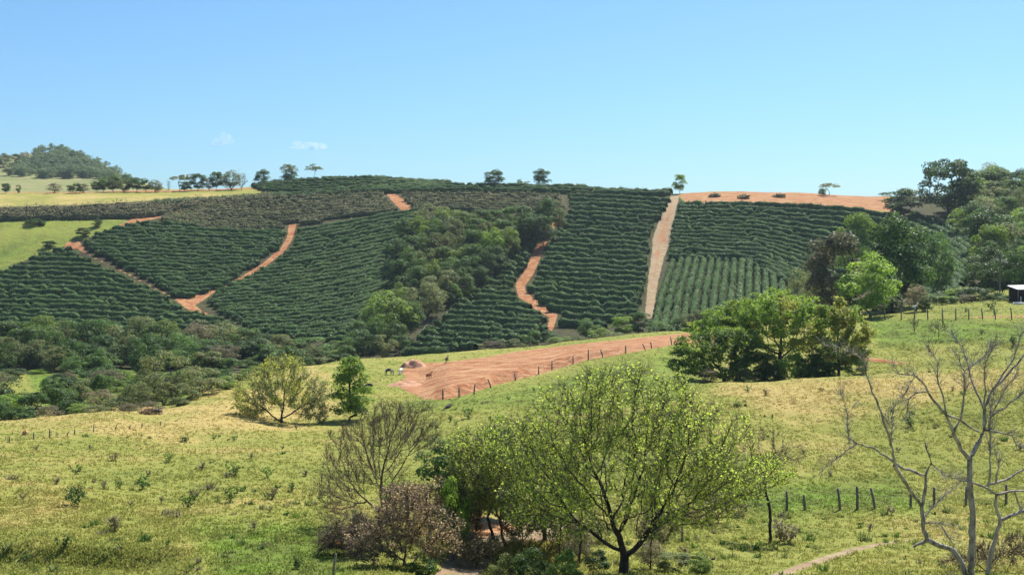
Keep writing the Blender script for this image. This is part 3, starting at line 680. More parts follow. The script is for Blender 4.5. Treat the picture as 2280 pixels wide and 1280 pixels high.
put_trees('in the wooded gully', 'trees of the wooded gully', fat=1.22, specs=[G(*a) for a in [
 (1220,450,62,48,'dk'),(1243,470,42,34,'ol'),(1195,478,52,48,'dk'),(1165,466,52,52,'dk'),(1140,470,48,48,'md'),(1100,476,48,44,'md'),(1070,476,48,48,'md'),(1040,482,52,44,'md'),(1000,468,62,72,'lt'),
 (960,468,58,62,'ol'),(985,480,60,60,'dk'),(1210,488,60,52,'dk'),(1172,485,66,58,'dk'),(1125,498,62,58,'md'),(1090,500,60,52,'ol'),(1060,495,62,48,'md'),(1010,498,62,62,'ol'),(972,500,60,52,'md'),
 (935,493,62,52,'gr'),(902,493,62,52,'dk'),(1130,512,66,52,'lt'),(1095,520,70,48,'gr'),(1050,520,70,54,'md'),(1010,525,70,52,'ol'),(975,525,66,52,'ol'),(940,530,62,52,'md'),(908,532,70,60,'dk'),
 (888,545,70,50,'dk'),(1100,548,60,50,'dk'),(1055,552,62,56,'md'),(1020,558,62,52,'lt'),(985,558,62,52,'md'),(950,560,62,52,'ol'),(915,563,70,56,'md'),(890,585,62,50,'dk'),(1078,568,60,50,'dk'),
 (1042,578,66,56,'dk'),(1002,585,62,60,'md'),(965,588,62,52,'lt'),(930,600,62,56,'dk'),(898,615,56,50,'dk'),(1020,608,58,60,'md'),(986,608,66,72,'ol'),(950,635,74,80,'ol'),(1000,636,44,44,'md'),
 (890,640,60,54,'lt'),(866,663,100,110,'gr'),(910,680,76,60,'md'),(838,718,62,54,'md'),(880,724,58,56,'md'),(800,735,55,54,'dk'),(822,752,50,52,'dk'),(852,752,48,52,'ol'),(772,762,42,54,'md'),(890,748,40,40,'dk'),(1065,602,44,40,'dk'),(1110,575,40,40,'dk')]])
put_trees('below the coffee behind the red field', 'bushes behind the red field', [
 (1185,268,733,50,'bm'),(1222,270,732,56,'bd'),(1250,264,745,66,'bl'),(1310,272,712,56,'md'),(1340,266,727,66,'bl'),(1385,270,706,60,'gr'),(1425,272,694,62,'dk'),(1470,268,712,66,'bm'),(1512,270,704,54,'bm'),
 (1365,262,735,60,'bo'),(1285,262,745,50,'bm'),(1150,266,752,60,'bo'),(1105,268,758,64,'bb'),(1060,270,763,60,'bo'),(1010,270,773,60,'bm'),(960,272,778,60,'bo'),(915,270,776,50,'bb'),(1545,268,690,60,'ol'),(1590,266,690,60,'md'),(1780,262,610,60,'ol')])
put_trees('on the skyline', 'trees on the skyline', [
 (584,None,379,34,'dk',408),(643,None,365,40,'um',406),(645,None,379,42,'md',407),(700,None,366,40,'um',402),(628,None,396,24,'ba',409),(1100,None,380,46,'dk',418),(1207,None,378,40,'dk',418),(1157,None,400,16,'md',418),(1172,None,403,18,'ol',418),
 (1513,None,390,34,'gr',432),(1846,None,407,46,'um',436),(1832,None,418,20,'dk',437),(1968,None,428,26,'ud',446),
 (400,None,388,42,'um',426),(425,None,389,24,'um',425),(412,None,402,30,'dk',427),(440,None,387,38,'dk',425),(466,None,396,26,'br',425),(482,None,378,34,'dk',424),(514,None,383,48,'ol',423),(538,None,380,26,'ba',423),(375,None,400,12,'ba',426)])
put_trees('along the ridge left of the skyline gap', 'trees along the left ridge', [
 (346,None,403,34,'ol',428),(304,None,392,44,'dk',428),(252,None,392,54,'md',428),(276,None,402,36,'ol',428),(216,None,402,28,'dk',428),(325,None,402,26,'md',428),(230,None,398,30,'md',428),(13,None,406,20,'dk',431),(41,None,411,12,'ol',431),(122,None,409,34,'bb',430),(168,None,406,38,'bd',430),(185,None,410,28,'bb',430)])
put_trees('in the wood on the right', 'trees of the right-hand wood', fat=1.0, specs=[
 (1866,200,520,136,'kb'),(1936,192,574,142,'gr'),(2006,206,490,140,'dk'),(2036,204,596,86,'md'),(2040,192,638,66,'br'),(1906,320,480,88,'gr'),(2086,262,528,86,'md'),(2016,None,421,96,'dk',486),
 (2110,None,347,136,'eu',486),(2150,None,400,60,'dk',470),(2222,None,379,76,'ud',442),(2275,None,380,66,'dk',440),(2258,None,402,66,'md',470),(2195,None,440,86,'md',500),(2242,None,440,66,'md',505),(2275,None,468,66,'gr',520),
 (2160,None,462,90,'gr',520),(2202,None,470,110,'dk',560),(2170,None,455,70,'dk',520),(2238,None,497,110,'ol',610),(2205,None,505,90,'gr',620),(2200,None,545,96,'md',640),(2270,None,540,80,'dk',640),(2184,235,575,76,'dk'),(2232,228,566,96,'dk'),(2272,222,560,76,'dk'),
 (2142,222,632,70,'bl'),(2090,218,646,86,'bm'),(2110,214,655,60,'bl'),(2168,214,640,76,'dk'),(1990,196,650,50,'bd'),(2205,208,640,50,'bm'),(2240,205,655,40,'bm'),(2155,212,655,40,'bb'),(1890,196,640,70,'bd'),(1960,196,662,50,'bm'),
 (2320,225,540,110,'dk'),(2330,300,450,120,'md'),(2330,400,385,110,'dk'),(1820,215,600,70,'ol'),(2290,330,500,80,'ol'),(2060,190,655,30,'bd'),(2300,250,545,80,'gr')])
GULLY = [(1245,490),(1200,520),(1100,595),(1050,640),(980,695),(925,745),(880,775),(790,775),(770,740),(850,690),(885,620),(880,550),(930,500),(1100,480)]
ug = []
while len(ug) < 48:
    a, b = ru.uniform(770, 1245), ru.uniform(480, 775)
    if poly_sd(np.array([a]), np.array([b]), GULLY)[0] < -6: ug.append((a, None, b - ru.uniform(24, 38), ru.uniform(40, 62), ru.choice(['bd', 'bd', 'bo', 'bm']), b))
put_trees('at the left foot of the valley belt', 'leafy scrub at the left foot of the belt', [(ru.uniform(-60, 250), ru.uniform(200, 236), ru.uniform(800, 836), ru.uniform(56, 86), ru.choice(['bd', 'bm', 'bg', 'bo'])) for _ in range(18)])
put_trees('between the left bushes and the valley belt', 'scrub on the valley floor', [(ru.uniform(-60, 560), ru.uniform(165, 222), ru.uniform(818, 858), ru.uniform(46, 84), ru.choice(['bd', 'bm', 'bo', 'bo', 'bm', 'bg', 'bl', 'bb'])) for _ in range(44)])
put_trees('low in the wooded gully', 'undergrowth bushes of the gully', ug)
RW = [(2130,455),(2180,425),(2400,395),(2400,640),(2190,650),(2185,600),(2200,550),(2185,510),(2120,475)]
fill = []
while len(fill) < 46:
    a, b = ru.uniform(2070, 2400), ru.uniform(415, 645)
    if poly_sd(np.array([a]), np.array([b]), RW)[0] < 0: fill.append((a, None, b - ru.uniform(40, 66), ru.uniform(56, 92), ru.choice(['dk', 'md', 'gr', 'md', 'lt', 'ol']), b))
put_trees('filling the right-hand wood', 'smaller trees of the right-hand wood', fill)
# the wooded knoll far off reads as one mass
rg = np.random.default_rng(77); Vs, Fs, nv = [], [], 0
KNOLL = [(30,392),(40,372),(62,368),(70,352),(85,343),(110,339),(150,345),(200,362),(235,378),(270,398),(290,412),(200,400),(120,398),(70,396)]
tpl = [make_template(900 + i, 'md')[0] for i in range(3)]
k = 0
while k < 190:
    u, v = rg.uniform(25, 300), rg.uniform(338, 414)
    if float(poly_sd(np.array([u]), np.array([v]), KNOLL)[0]) > 0: continue
    p = hit(u, v, 700); vv, ff = tpl[k % 3]; hh = rg.uniform(6.5, 10); a = rg.uniform(0, 6.28); ca, sa = math.cos(a), math.sin(a)
    ww = rg.uniform(7, 11); ff = ff[::6]; q3 = vv[ff]; q3 = q3.mean(1, keepdims=True) + (q3 - q3.mean(1, keepdims=True)) * 1.75; q = q3.reshape(-1, 3)
    q = np.stack([(q[:,0]*ca - q[:,1]*sa) * ww, (q[:,0]*sa + q[:,1]*ca) * ww, (q[:,2] - .12) * hh], 1) + p
    Vs.append(q); Fs.append(np.arange(len(q)).reshape(-1, 3) + nv); nv += len(q); k += 1
M['wood_far'] = leaf_material('woodland_leaves', (.045, .075, .035), (.13, .18, .07), None, .3, clump=.12)
tag(link('woodland', mesh_np('woodland', np.concatenate(Vs), np.concatenate(Fs), M['wood_far'])), 'dense wood covering the rounded knoll on the left skyline', 'wood', kind='stuff')
put_trees('on the shoulder of the wooded knoll', 'trees beside the wooded knoll', [(8,None,341,36,'ol',372),(35,None,343,26,'dk',362),(56,None,338,26,'br',358),(20,None,362,30,'ol',392),(48,None,366,20,'md',386),(280,None,386,20,'dk',414),(-20,None,345,40,'md',375)])
put_trees('on the green slope left of the coffee', 'bushes on the green slope', [(185,None,505,34,'dk',527,290),(216,None,488,24,'dk',505,290),(78,None,486,46,'bd',499,290),(110,None,533,34,'bd',552,290),(28,None,596,14,'bd',603,290),(95,None,490,16,'bm',502,290)])

# ------------------------------------------------------------------ near trees, each grown for itself
def grown(name, label, cat, base, blobs, trunk_h, step, leaf=None, nleaf=0, lsize=.12, bark='bark', tip=.010, kill=None, infl=3., twigs=0, twl=.4, trop=(0, 0, .2), seed=1, lean=(0, 0),
          stems=1, tspread=.6, hollow=.45, tup=.4, layers=False, group=None, tubek=4, ljit=.9, lspread=.12, p=2.3, wig=.12):
    rng = np.random.default_rng(seed); base = np.array(base, float); A = []
    for (u, v, dy, ru, rv, n) in blobs:
        Y = base[1] + dy; c = np.array([(u - 1140) / F * Y, Y, (HZ - v) / F * Y]) - base; rx = ru / F * Y; rz = rv / F * Y
        d = nrm(rng.normal(0, 1, (n, 3))); q = (hollow + (1 - hollow) * rng.uniform(0, 1, (n, 1))) ** .6 if hollow else rng.uniform(0, 1, (n, 1)) ** .33
        A.append(c + d * q * np.array([rx, rx * .85, rz]))
    A = np.concatenate(A); A = A[A[:, 2] > .15]
    tr = []; m = max(2, int(trunk_h / step))
    for i in range(m + 1): tr.append(np.array([lean[0] * i / m + rng.normal(0, .02) * (i > 0), lean[1] * i / m, -.15 + (trunk_h + .15) * i / m]))
    P, par, rad, kids = colonize(rng, A, tr, step, infl, kill or step * 1.6, tip, p, trop, 160, wig)
    if twigs: P2, par2, rad2 = add_twigs(rng, P, par, rad, kids, twigs, twl, tup, tspread, tip * 2.6, tip * .6)
    else: P2, par2, rad2 = P, par, rad
    rad2 = rad2.copy(); rad2[0] *= 1.5; rad2[1] *= 1.2
    t = thing(name, label, cat, base, 0, group)
    thick = tubek
    v, f_, fr = rings(P2, par2, rad2, thick, True)
    if bark == 'two': me = mesh_np('limbs', v, f_, smooth=True, mats=[M['bark_dk'], M['bark']], midx=(fr < .028).astype(int))
    else: me = mesh_np('limbs', v, f_, M[bark], smooth=True)
    link('trunk' if cat == 'tree' else 'stem', me, t)
    if nleaf:
        src = np.where((rad2 < tip * 1.9) & (par2 >= 0))[0]; w_ = rng.choice(src, nleaf); f = rng.uniform(0, 1, (nleaf, 1))
        pts = P2[par2[w_]] * (1 - f) + P2[w_] * f + rng.normal(0, lspread, (nleaf, 3)) * np.array([1, 1, .35 if layers else 1])
        cen = P2[src].mean(0); N = nrm(pts - cen) * .5 + np.array([0, 0, 1.0 if layers else .5])
        mats = leaf if isinstance(leaf, (list, tuple)) else [leaf]
        v, f_ = leaves(rng, pts, N, lsize, ljit, .5)
        mi = np.zeros(nleaf, int)
        if len(mats) > 1: mi = (vnoise(pts[:, 0] / 1.8 + 50, pts[:, 2] / 1.3 + pts[:, 1] / 2 + 50, seed) + rng.normal(0, .12, nleaf) > .08).astype(int)
        link('crown' if cat == 'tree' else 'foliage', mesh_np('leaves', v, f_, mats=[M[x] for x in mats], midx=mi), t)
    return t
H = lambda u, v: hit(u, v, 40, 255)
# the clump of spreading trees by the dip on the right
K_ = dict(infl=5, layers=True, lspread=.26, hollow=.3, p=2.25)
grown('spreading_tree', 'tallest flat-crowned green tree in the clump by the dip', 'tree', at(1737, 138), [(1735,685,0,98,44,320),(1690,730,2,80,42,240),(1790,735,-2,62,46,220),(1735,705,2,95,60,160),(1745,765,0,95,28,140)], 2.2, .4, ['gr', 'yo'], 23000, .20, 'bark_dk', .022, trop=(0,0,.1), seed=21, **K_)
grown('spreading_tree', 'low wide layered tree left in the clump by the dip', 'tree', at(1612, 134), [(1560,770,0,74,34,220),(1625,755,1,72,38,220),(1540,808,-1,60,34,200),(1660,785,1,60,36,170),(1590,822,-1,75,24,130),(1515,790,0,30,20,60)], 1.2, .4, ['gr', 'md'], 19000, .19, 'bark_dk', .022, trop=(0,0,.05), seed=22, **K_)
grown('spreading_tree', 'yellowish open tree behind the low layered tree', 'tree', at(1640, 142), [(1600,708,0,52,30,160),(1650,700,1,62,38,200),(1565,738,1,48,26,120),(1640,750,0,70,30,120)], 2.6, .4, ['gr', 'yo'], 14000, .19, 'bark_dk', .022, seed=23, **K_)
grown('spreading_tree', 'separate rounded tree at the right end of the clump', 'tree', at(1868, 136), [(1868,698,0,50,40,210),(1902,745,0,50,48,220),(1840,752,1,46,48,180),(1885,788,0,58,32,130)], 1.8, .4, ['yo', 'gr'], 17000, .19, 'bark_dk', .022, seed=24, **K_)
put_trees('under the clump by the dip', 'bushes under the clump', [(1762,134,775,76,'bg'),(1705,133,800,60,'bd'),(1825,135,775,66,'bd'),(1900,136,782,54,'bg'),(1790,133,800,60,'bd'),(1660,132.5,815,60,'bo'),(1575,131,820,50,'bb'),(1800,138,765,60,'bm'),(1680,139,770,70,'bg'),(1640,137,795,60,'bd'),(1720,139,775,60,'bd'),(1845,139,770,50,'bg'),(1850,135,800,60,'bd'),(1730,134,805,40,'bm'),(1920,137,795,36,'bo')])
grown('spreading_tree', 'olive rounded tree with bare lower boughs standing on the pasture', 'tree', H(627, 941), [(625,832,0,64,48,280),(560,875,0,52,42,190),(690,875,0,54,44,190),(625,885,0,98,36,170),(558,912,0,46,26,110),(695,912,0,46,26,110)], .5, .25, ['yo', 'ol'], 17000, .135, 'two', .013, infl=4, twigs=2200, twl=.5, trop=(0,0,.25), seed=31, lspread=.15, hollow=.35)
t = thing('cone_tree', 'bright green cone-shaped tree on the pasture', 'tree', H(779, 937), 0.5); p_ = t.location; t.scale = ((88 / F * p_[1]) / .66,) * 2 + ((937 - 797) / F * p_[1],)
cr, tk = template('con', 'gr', 'bark_dk', 1); link('trunk', tk, t); link('crown', cr, t)
# foreground
grown('sparse_tree', 'big sparse tree with yellow-green new leaves in the foreground centre', 'tree', H(1391, 1276), [(1395,915,0,185,108,640),(1240,995,0,130,118,460),(1540,1010,0,150,122,480),(1400,1050,0,275,125,460),(1620,1085,-.5,95,75,220),(1200,1110,.5,95,75,220),(1510,1130,0,140,60,220),(1300,1150,0,110,55,190),(1345,1190,0,30,40,30),(1440,1190,0,35,40,30)], .75, .2, 'yg', 26000, .088, 'two', .0085, infl=3.5, twigs=15000, twl=.45, trop=(0,0,.24), seed=41, lspread=.09, hollow=.2, p=2.06, tubek=5, wig=.2, tspread=.75)
grown('sparse_tree', 'smaller sparse light green tree left of the big one', 'tree', H(1213, 1200), [(1150,1010,0,105,82,360),(1215,1050,0,80,95,260),(1100,1080,0,85,65,240),(1050,1005,1,70,62,190),(1150,1110,0,100,40,130)], .9, .22, ['yg', 'yg'], 10500, .088, 'two', .0085, infl=3.5, twigs=6500, twl=.42, seed=42, lspread=.08, hollow=.25, p=2.15, wig=.2, tspread=.75)
grown('sparse_tree', 'slanting many-stemmed sparse tree between the dry bush and the big tree', 'tree', H(1130, 1215), [(1080,1080,-.5,80,75,260),(1040,1040,0,55,60,150),(1160,1120,-.5,70,55,160)], .5, .2, ['yg', 'yg'], 7500, .085, 'bark_br', .008, infl=3.5, twigs=3600, twl=.42, seed=57, lspread=.08, hollow=.25, p=2.15, wig=.2, lean=(-.3, 0))
grown('bare_tree', 'leafless brown fan-shaped tree in front of the pasture', 'tree', H(862, 1172), [(870,960,0,95,66,700),(800,1010,0,85,75,560),(755,1090,0,65,65,360),(940,960,0,50,64,300),(850,1040,0,70,60,120),(740,1150,0,40,30,90)], .4, .2, None, 0, .1, 'bark_br', .0062, infl=4, twigs=6500, twl=.42, trop=(0,0,.45), seed=43, hollow=.2, tup=.6, tspread=.42, p=2.15, wig=.10, kill=.26)
grown('small_tree', 'little leaning tree with light leaves by the posts', 'tree', H(1715, 1208), [(1700,1050,0,50,45,120),(1660,1090,0,40,35,70),(1745,1060,0,30,30,50)], 1.9, .2, 'yg', 1500, .10, 'bark_dk', .010, infl=3, twigs=500, twl=.35, seed=44, lspread=.07, p=1.75)
grown('bare_tree', 'leafless brown twiggy tree behind the little leaning tree', 'tree', H(1690, 1110), [(1700,1000,0,60,45,130),(1760,1010,0,40,30,60)], .8, .25, None, 0, .1, 'bark_br', .008, infl=3, twigs=900, twl=.5, seed=45, p=2.1)
grown('dry_bush', 'withered pinkish brown bush at the bottom centre', 'bush', H(900, 1262), [(905,1140,0,75,62,260),(845,1205,-.5,85,50,220),(960,1195,0,75,65,190)], .3, .18, ['pk', 'br'], 8200, .072, 'bark', .008, infl=3, twigs=5200, twl=.38, seed=46, lspread=.05, hollow=.2)
grown('dry_bush', 'grey-brown twig tangle at the lower left of the withered bush', 'bush', H(800, 1235), [(790,1190,0,65,45,190),(740,1215,0,40,30,80)], .2, .18, ['br', 'ol'], 1500, .075, 'bark_br', .0075, infl=3, twigs=3600, twl=.45, seed=58, hollow=.2, tspread=.8)
grown('dry_bush', 'grey-brown twig tangle right of the withered bush', 'bush', H(1030, 1225), [(1025,1165,0,60,55,200)], .2, .18, ['ol', 'pk'], 2200, .075, 'bark_br', .0075, infl=3, twigs=3600, twl=.45, seed=59, hollow=.2, tspread=.8)
grown('dry_bush', 'taller half-bare bush behind the withered pinkish one', 'bush', H(950, 1215), [(965,1110,0,60,45,170),(1010,1130,0,45,50,110),(900,1110,0,45,35,90)], .4, .2, ['pk', 'ol'], 7000, .085, 'bark_br', .008, infl=3, twigs=1500, twl=.4, seed=47, lspread=.06, hollow=.2)
grown('small_tree', 'stunted crooked tree on the bare soil', 'tree', H(1100, 1196), [(1090,1090,0,45,35,90),(1130,1110,0,35,30,50)], 1.0, .2, 'ol', 900, .09, 'bark_dk', .011, infl=3, twigs=420, twl=.35, seed=48, lean=(-.3, 0), p=1.7)
grown('dry_bush', 'tangle of dry brown brushwood right of the big tree', 'bush', H(1600, 1165), [(1600,1120,0,70,32,160),(1540,1150,0,50,30,80)], .2, .2, 'br', 700, .08, 'bark_br', .008, infl=3, twigs=1500, twl=.4, seed=49, hollow=.2)
grown('brush', 'tall olive brush left of the big sparse trunk', 'bush', H(1255, 1225), [(1250,1165,0,60,50,160),(1310,1190,0,50,40,110)], .25, .2, ['ol', 'md'], 3000, .09, 'bark', .008, infl=3, twigs=1100, twl=.4, seed=53, hollow=.2)
grown('brush', 'twiggy olive brush under the smaller sparse tree', 'bush', H(1165, 1215), [(1160,1165,0,55,40,140)], .25, .2, ['br', 'ol'], 2000, .085, 'bark_br', .008, infl=3, twigs=1000, twl=.4, seed=54, hollow=.2)
grown('brush', 'thin brush between the big trunk and the dark post', 'bush', H(1468, 1235), [(1465,1180,0,55,50,150)], .25, .2, ['ol', 'br'], 1800, .085, 'bark_br', .008, infl=3, twigs=1000, twl=.45, seed=55, hollow=.2)
grown('brush', 'green and brown brush in front of the crooked tree', 'bush', H(1060, 1262), [(1060,1225,0,60,32,150)], .2, .2, ['md', 'br'], 2200, .085, 'bark_br', .008, infl=3, twigs=800, twl=.35, seed=56, hollow=.2)
for k_, (u_, v_, t_, lab_) in enumerate([(1243,1262,1150,'thin dark trunk left of the thick one, farther left of two'),(1290,1255,1140,'thin dark trunk just left of the big sparse tree'),(1447,1268,1150,'thin dark trunk just right of the big sparse tree')]):
    grown('sapling', lab_, 'tree', H(u_, v_), [(u_ + 8, t_ - 35, 0, 42, 45, 70)], 1.6, .22, 'yg', 900, .10, 'bark_dk', .009, infl=3, twigs=350, twl=.35, seed=70 + k_, p=1.8, lean=(.1, 0))
grown('dry_bush', 'dry brushwood at the foot of the grey bare tree', 'bush', H(2200, 1272), [(2200,1240,0,60,30,140),(2270,1220,0,45,40,110),(2130,1250,0,40,20,70)], .15, .18, 'br', 500, .07, 'bark_br', .009, infl=3, twigs=1300, twl=.4, seed=50, hollow=.2)
grown('bare_shrub', 'thin bare upright shrub low on the green right-hand slope', 'bush', H(2090, 755), [(2090,730,0,26,18,60)], .2, .3, None, 0, .1, 'bark_br', .014, infl=4, twigs=220, twl=.7, seed=51, tup=.9)
grown('bare_shrub', 'smaller bare upright shrub left of the other bare shrub', 'bush', H(2036, 740), [(2036,722,0,14,14,40)], .2, .3, None, 0, .1, 'bark_br', .014, infl=4, twigs=120, twl=.7, seed=52, tup=.9)
put_trees('among the foreground trees', 'bushes among the foreground trees', [
 (985,H(985,1085)[1],958,120,'bd'),(1050,66,975,100,'bm'),(1115,67,942,110,'gr'),(880,H(880,1150)[1],1062,76,'bg'),(1010,60,1050,80,'bg'),(1180,52,1205,90,'bd'),(1260,51,1215,80,'bm'),(1120,51,1225,70,'bo'),(1500,53,1225,90,'bo'),(940,51,1225,80,'bm'),(1330,52,1225,60,'bd'),(1560,52,1255,60,'bl'),(1290,58,1160,80,'bb'),(1450,54,1205,70,'bb')])

# the grey leafless tree on the right: stems and boughs followed by eye
def limbs_tree():
    rng = np.random.default_rng(61); base = H(2163, 1278); y0 = base[1]
    t = thing('bare_tree', 'grey leafless tree with crooked boughs at the lower right', 'tree', base, 0)
    def stem(limbs):
        P, par, rad = [], [], []
        def add(p, q, r): P.append(p); par.append(q); rad.append(r); return len(P) - 1
        for li, (pts, r0, r1) in enumerate(limbs):
            u0, v0 = pts[0]
            if P:
                px = np.array([[1140 + q[0] * F / q[1], HZ - q[2] * F / q[1]] for q in P]); k = int(np.argmin(np.hypot(px[:, 0] - u0, px[:, 1] - v0))); last = k; dep = P[k][1]
            else:
                last = -1; dep = y0
            sl = rng.uniform(-.012, .012) if li else 0
            full = [(u0, v0)] if not P else [(1140 + P[last][0] * F / P[last][1], HZ - P[last][2] * F / P[last][1])]
            for a in pts[1:]:
                l = math.hypot(a[0] - full[-1][0], a[1] - full[-1][1]); m = max(1, int(l / 11)); b = full[-1]
                for i in range(1, m + 1): full.append((b[0] + (a[0]-b[0])*i/m + (rng.normal(0, 1.0) if i < m else 0), b[1] + (a[1]-b[1])*i/m + (rng.normal(0, 1.0) if i < m else 0)))
            n = len(full)
            for i, (u, v) in enumerate(full):
                if i == 0 and last >= 0: continue
                dep += sl * 11 + rng.normal(0, .02)
                p = np.array([(u - 1140) / F * dep, dep, (HZ - v) / F * dep])
                last = add(p, last, (r0 + (r1 - r0) * i / max(1, n - 1)) * rng.uniform(1.0, 1.25))
        P = np.array(P) - base; return P, np.array(par), np.array(rad)
    L1 = [([(2163,1300),(2163,1223),(2166,1140),(2159,1092),(2159,1022)], .125, .10),
      ([(2159,1022),(2170,1000),(2192,956),(2192,912),(2205,873),(2240,838),(2279,792),(2300,770)], .085, .03),
      ([(2192,912),(2170,864),(2153,803),(2144,772),(2120,745)], .045, .012), ([(2192,910),(2192,847),(2194,807),(2215,770)], .04, .012), ([(2215,862),(2257,799),(2271,751),(2285,730)], .035, .014),
      ([(2190,960),(2253,969),(2262,987),(2285,998)], .04, .02), ([(2198,958),(2205,930),(2258,891),(2285,868)], .045, .025), ([(2205,932),(2240,864),(2258,842)], .03, .012),
      ([(2159,1022),(2139,1000),(2122,961),(2107,923),(2078,891),(2061,860),(2037,836),(2002,832),(1990,815)], .08, .014),
      ([(2068,875),(2039,875),(2023,888),(2021,912),(2014,930)], .03, .01), ([(2107,923),(2100,882),(2087,842),(2087,803),(2065,772)], .04, .01),
      ([(2122,961),(2139,930),(2148,873),(2147,825),(2126,786)], .05, .012), ([(2147,825),(2188,799),(2205,775)], .025, .008), ([(2107,923),(2144,939),(2179,961)], .04, .035), ([(2037,838),(2020,870),(2010,880)], .015, .008)]
    L2 = [([(2148,1290),(2144,1258),(2122,1223),(2091,1214),(2065,1201),(2056,1180),(2052,1127),(2061,1083),(2061,1057),(2074,1031),(2063,1000),(2060,985)], .12, .03),
      ([(2065,1204),(2034,1217)], .06, .05), ([(2050,1127),(2026,1092),(2004,1057),(1991,1035)], .075, .06), ([(2000,1050),(1991,1022),(1982,978),(1964,926),(1947,882),(1929,834),(1921,801),(1899,786),(1864,772),(1838,768)], .055, .012),
      ([(2061,1057),(2004,1039),(1982,1022),(1943,996),(1908,987),(1890,974),(1886,921),(1898,905)], .06, .012), ([(1908,990),(1864,1018),(1833,1044)], .03, .01), ([(1982,985),(1986,956),(1970,930)], .03, .01), ([(2056,1162),(2091,1164),(2122,1169)], .035, .012),
      ([(2091,1164),(2105,1185),(2122,1210)], .035, .02), ([(2062,1150),(2104,1101),(2139,1070)], .03, .012), ([(2074,1031),(2100,1057),(2144,1070)], .02, .02), ([(1886,922),(1878,890),(1872,865)], .012, .006), ([(1964,926),(1985,945),(1990,900)], .012, .006)]
    L3 = [([(2198,1295),(2201,1263),(2209,1223),(2227,1158),(2216,1123),(2218,1101),(2192,1083),(2150,1070)], .10, .035), ([(2227,1155),(2260,1145),(2300,1130)], .075, .05), ([(2218,1095),(2258,1092),(2300,1092)], .05, .03),
      ([(2258,1092),(2271,1127),(2280,1140)], .035, .03), ([(2195,1080),(2240,1068),(2280,1044),(2300,1030)], .05, .035), ([(2215,1072),(2223,1031),(2218,1015)], .04, .015), ([(2205,1075),(2205,990),(2205,920),(2212,880)], .04, .015)]
    for L, nt_ in ((L1, 800), (L2, 520), (L3, 260)):
        P, par, rad = stem(L); kids = np.zeros(len(P))
        P, par, rad = add_twigs(rng, P, par, rad, kids, nt_, .42, .35, .8, .035, .006)
        P, par, rad = add_twigs(rng, P, par, rad, kids, nt_, .25, .4, .7, .008, .004)
        link('trunk', mesh_np('stem', *rings(P, par, rad, 7), M['bark_gy'], smooth=True), t)
limbs_tree()

# ------------------------------------------------------------------ pasture plants
def weed_mesh(seed, n, leafm):
    rng = np.random.default_rng(seed); st = []; pts = []; N = []
    P = [np.array([0, 0, -.05])]; par = [-1]; rad = [.03]
    for s in range(n):
        d = nrm(np.array([rng.normal(0, .45), rng.normal(0, .45), 1.])); last = 0
        for i in range(1, 5):
            P.append(d * i * .24 * rng.uniform(.8, 1.1) + rng.normal(0, .02, 3)); par.append(last); rad.append(.022 / (1 + i * .4)); last = len(P) - 1
            for q in range(9 if i > 1 else 3): pts.append(P[-1] + rng.normal(0, .09, 3)); N.append(nrm(d * .5 + rng.normal(0, .7, 3)))
    v, f = leaves(rng, np.array(pts), np.array(N), .13, .4)
    return mesh_np('weed_stems', *rings(np.array(P), np.array(par), np.array(rad), 3), M['bark_br']), mesh_np('weed_leaves', v, f, M[leafm])
WEED = {k: [weed_mesh(i * 7 + j, 5 if k != 'dry' else 7, m_) for j in range(3)] for i, (k, m_) in enumerate((('green', 'md'), ('dark', 'dk'), ('dry', 'br')))}
def weeds(place, L):
    cnt = {}
    for u, vb, h, k in sorted(L): cnt.setdefault(k, []).append((u, vb))
    for u, vb, h, k in sorted(L):
        p = H(u, vb); s = h / F * p[1]; i = cnt[k].index((u, vb)); n = len(cnt[k])
        look = {'green': 'leafy green weed', 'dark': 'dark green low weed', 'dry': 'dry twiggy weed'}[k]
        t = thing('weed', f'{ordw(i)} {look} from the left {place}', 'weed', p, rnd.uniform(0, 6), 'weeds in the pasture'); t.scale = (s * rnd.uniform(.8, 1.3), s * rnd.uniform(.8, 1.3), s)
        a, b = WEED[k][rnd.randrange(3)]; link('stem', a, t); link('foliage', b, t)
weeds('in the left pasture', [(415,985,16,'dark'),(475,980,14,'green'),(522,982,14,'green'),(375,1028,20,'green'),(168,1055,22,'green'),(318,1090,34,'dark'),(160,1125,44,'dark'),(174,1105,24,'dark'),(230,1088,18,'dry'),(266,1087,18,'green'),
 (520,1060,30,'green'),(596,1065,26,'green'),(505,1064,14,'dry'),(420,1130,30,'green'),(432,1112,22,'dry'),(512,1118,34,'green'),(606,1110,22,'dry'),(650,1095,20,'dark'),(258,1182,34,'dry'),(566,1180,20,'dry'),(640,1148,10,'dark'),(680,1150,10,'dark'),
 (255,1025,18,'dry'),(125,1078,14,'dry'),(80,1003,12,'dry'),(316,1190,8,'dark'),(742,1205,18,'dark'),(660,1265,28,'dark'),(630,1000,10,'dark'),(735,970,14,'dark'),(660,955,10,'dry'),(715,945,22,'dry'),(330,1060,14,'dry'),(450,1045,16,'dry'),(560,1020,12,'dry'),(680,1060,14,'dry'),(140,1220,30,'dark'),(60,1250,20,'dark'),(370,1215,16,'dark'),(600,1140,14,'dry'),(290,1125,10,'dry'),(200,1000,10,'dry'),(50,1110,12,'dry'),(360,1118,12,'dry')])
weeds('on the slope beyond the sparse trees', [(1003,938,14,'dark'),(1043,930,26,'green'),(1015,945,12,'green'),(1088,935,10,'dark'),(930,985,12,'dry'),(1130,890,10,'dark'),(1190,870,8,'dark')])
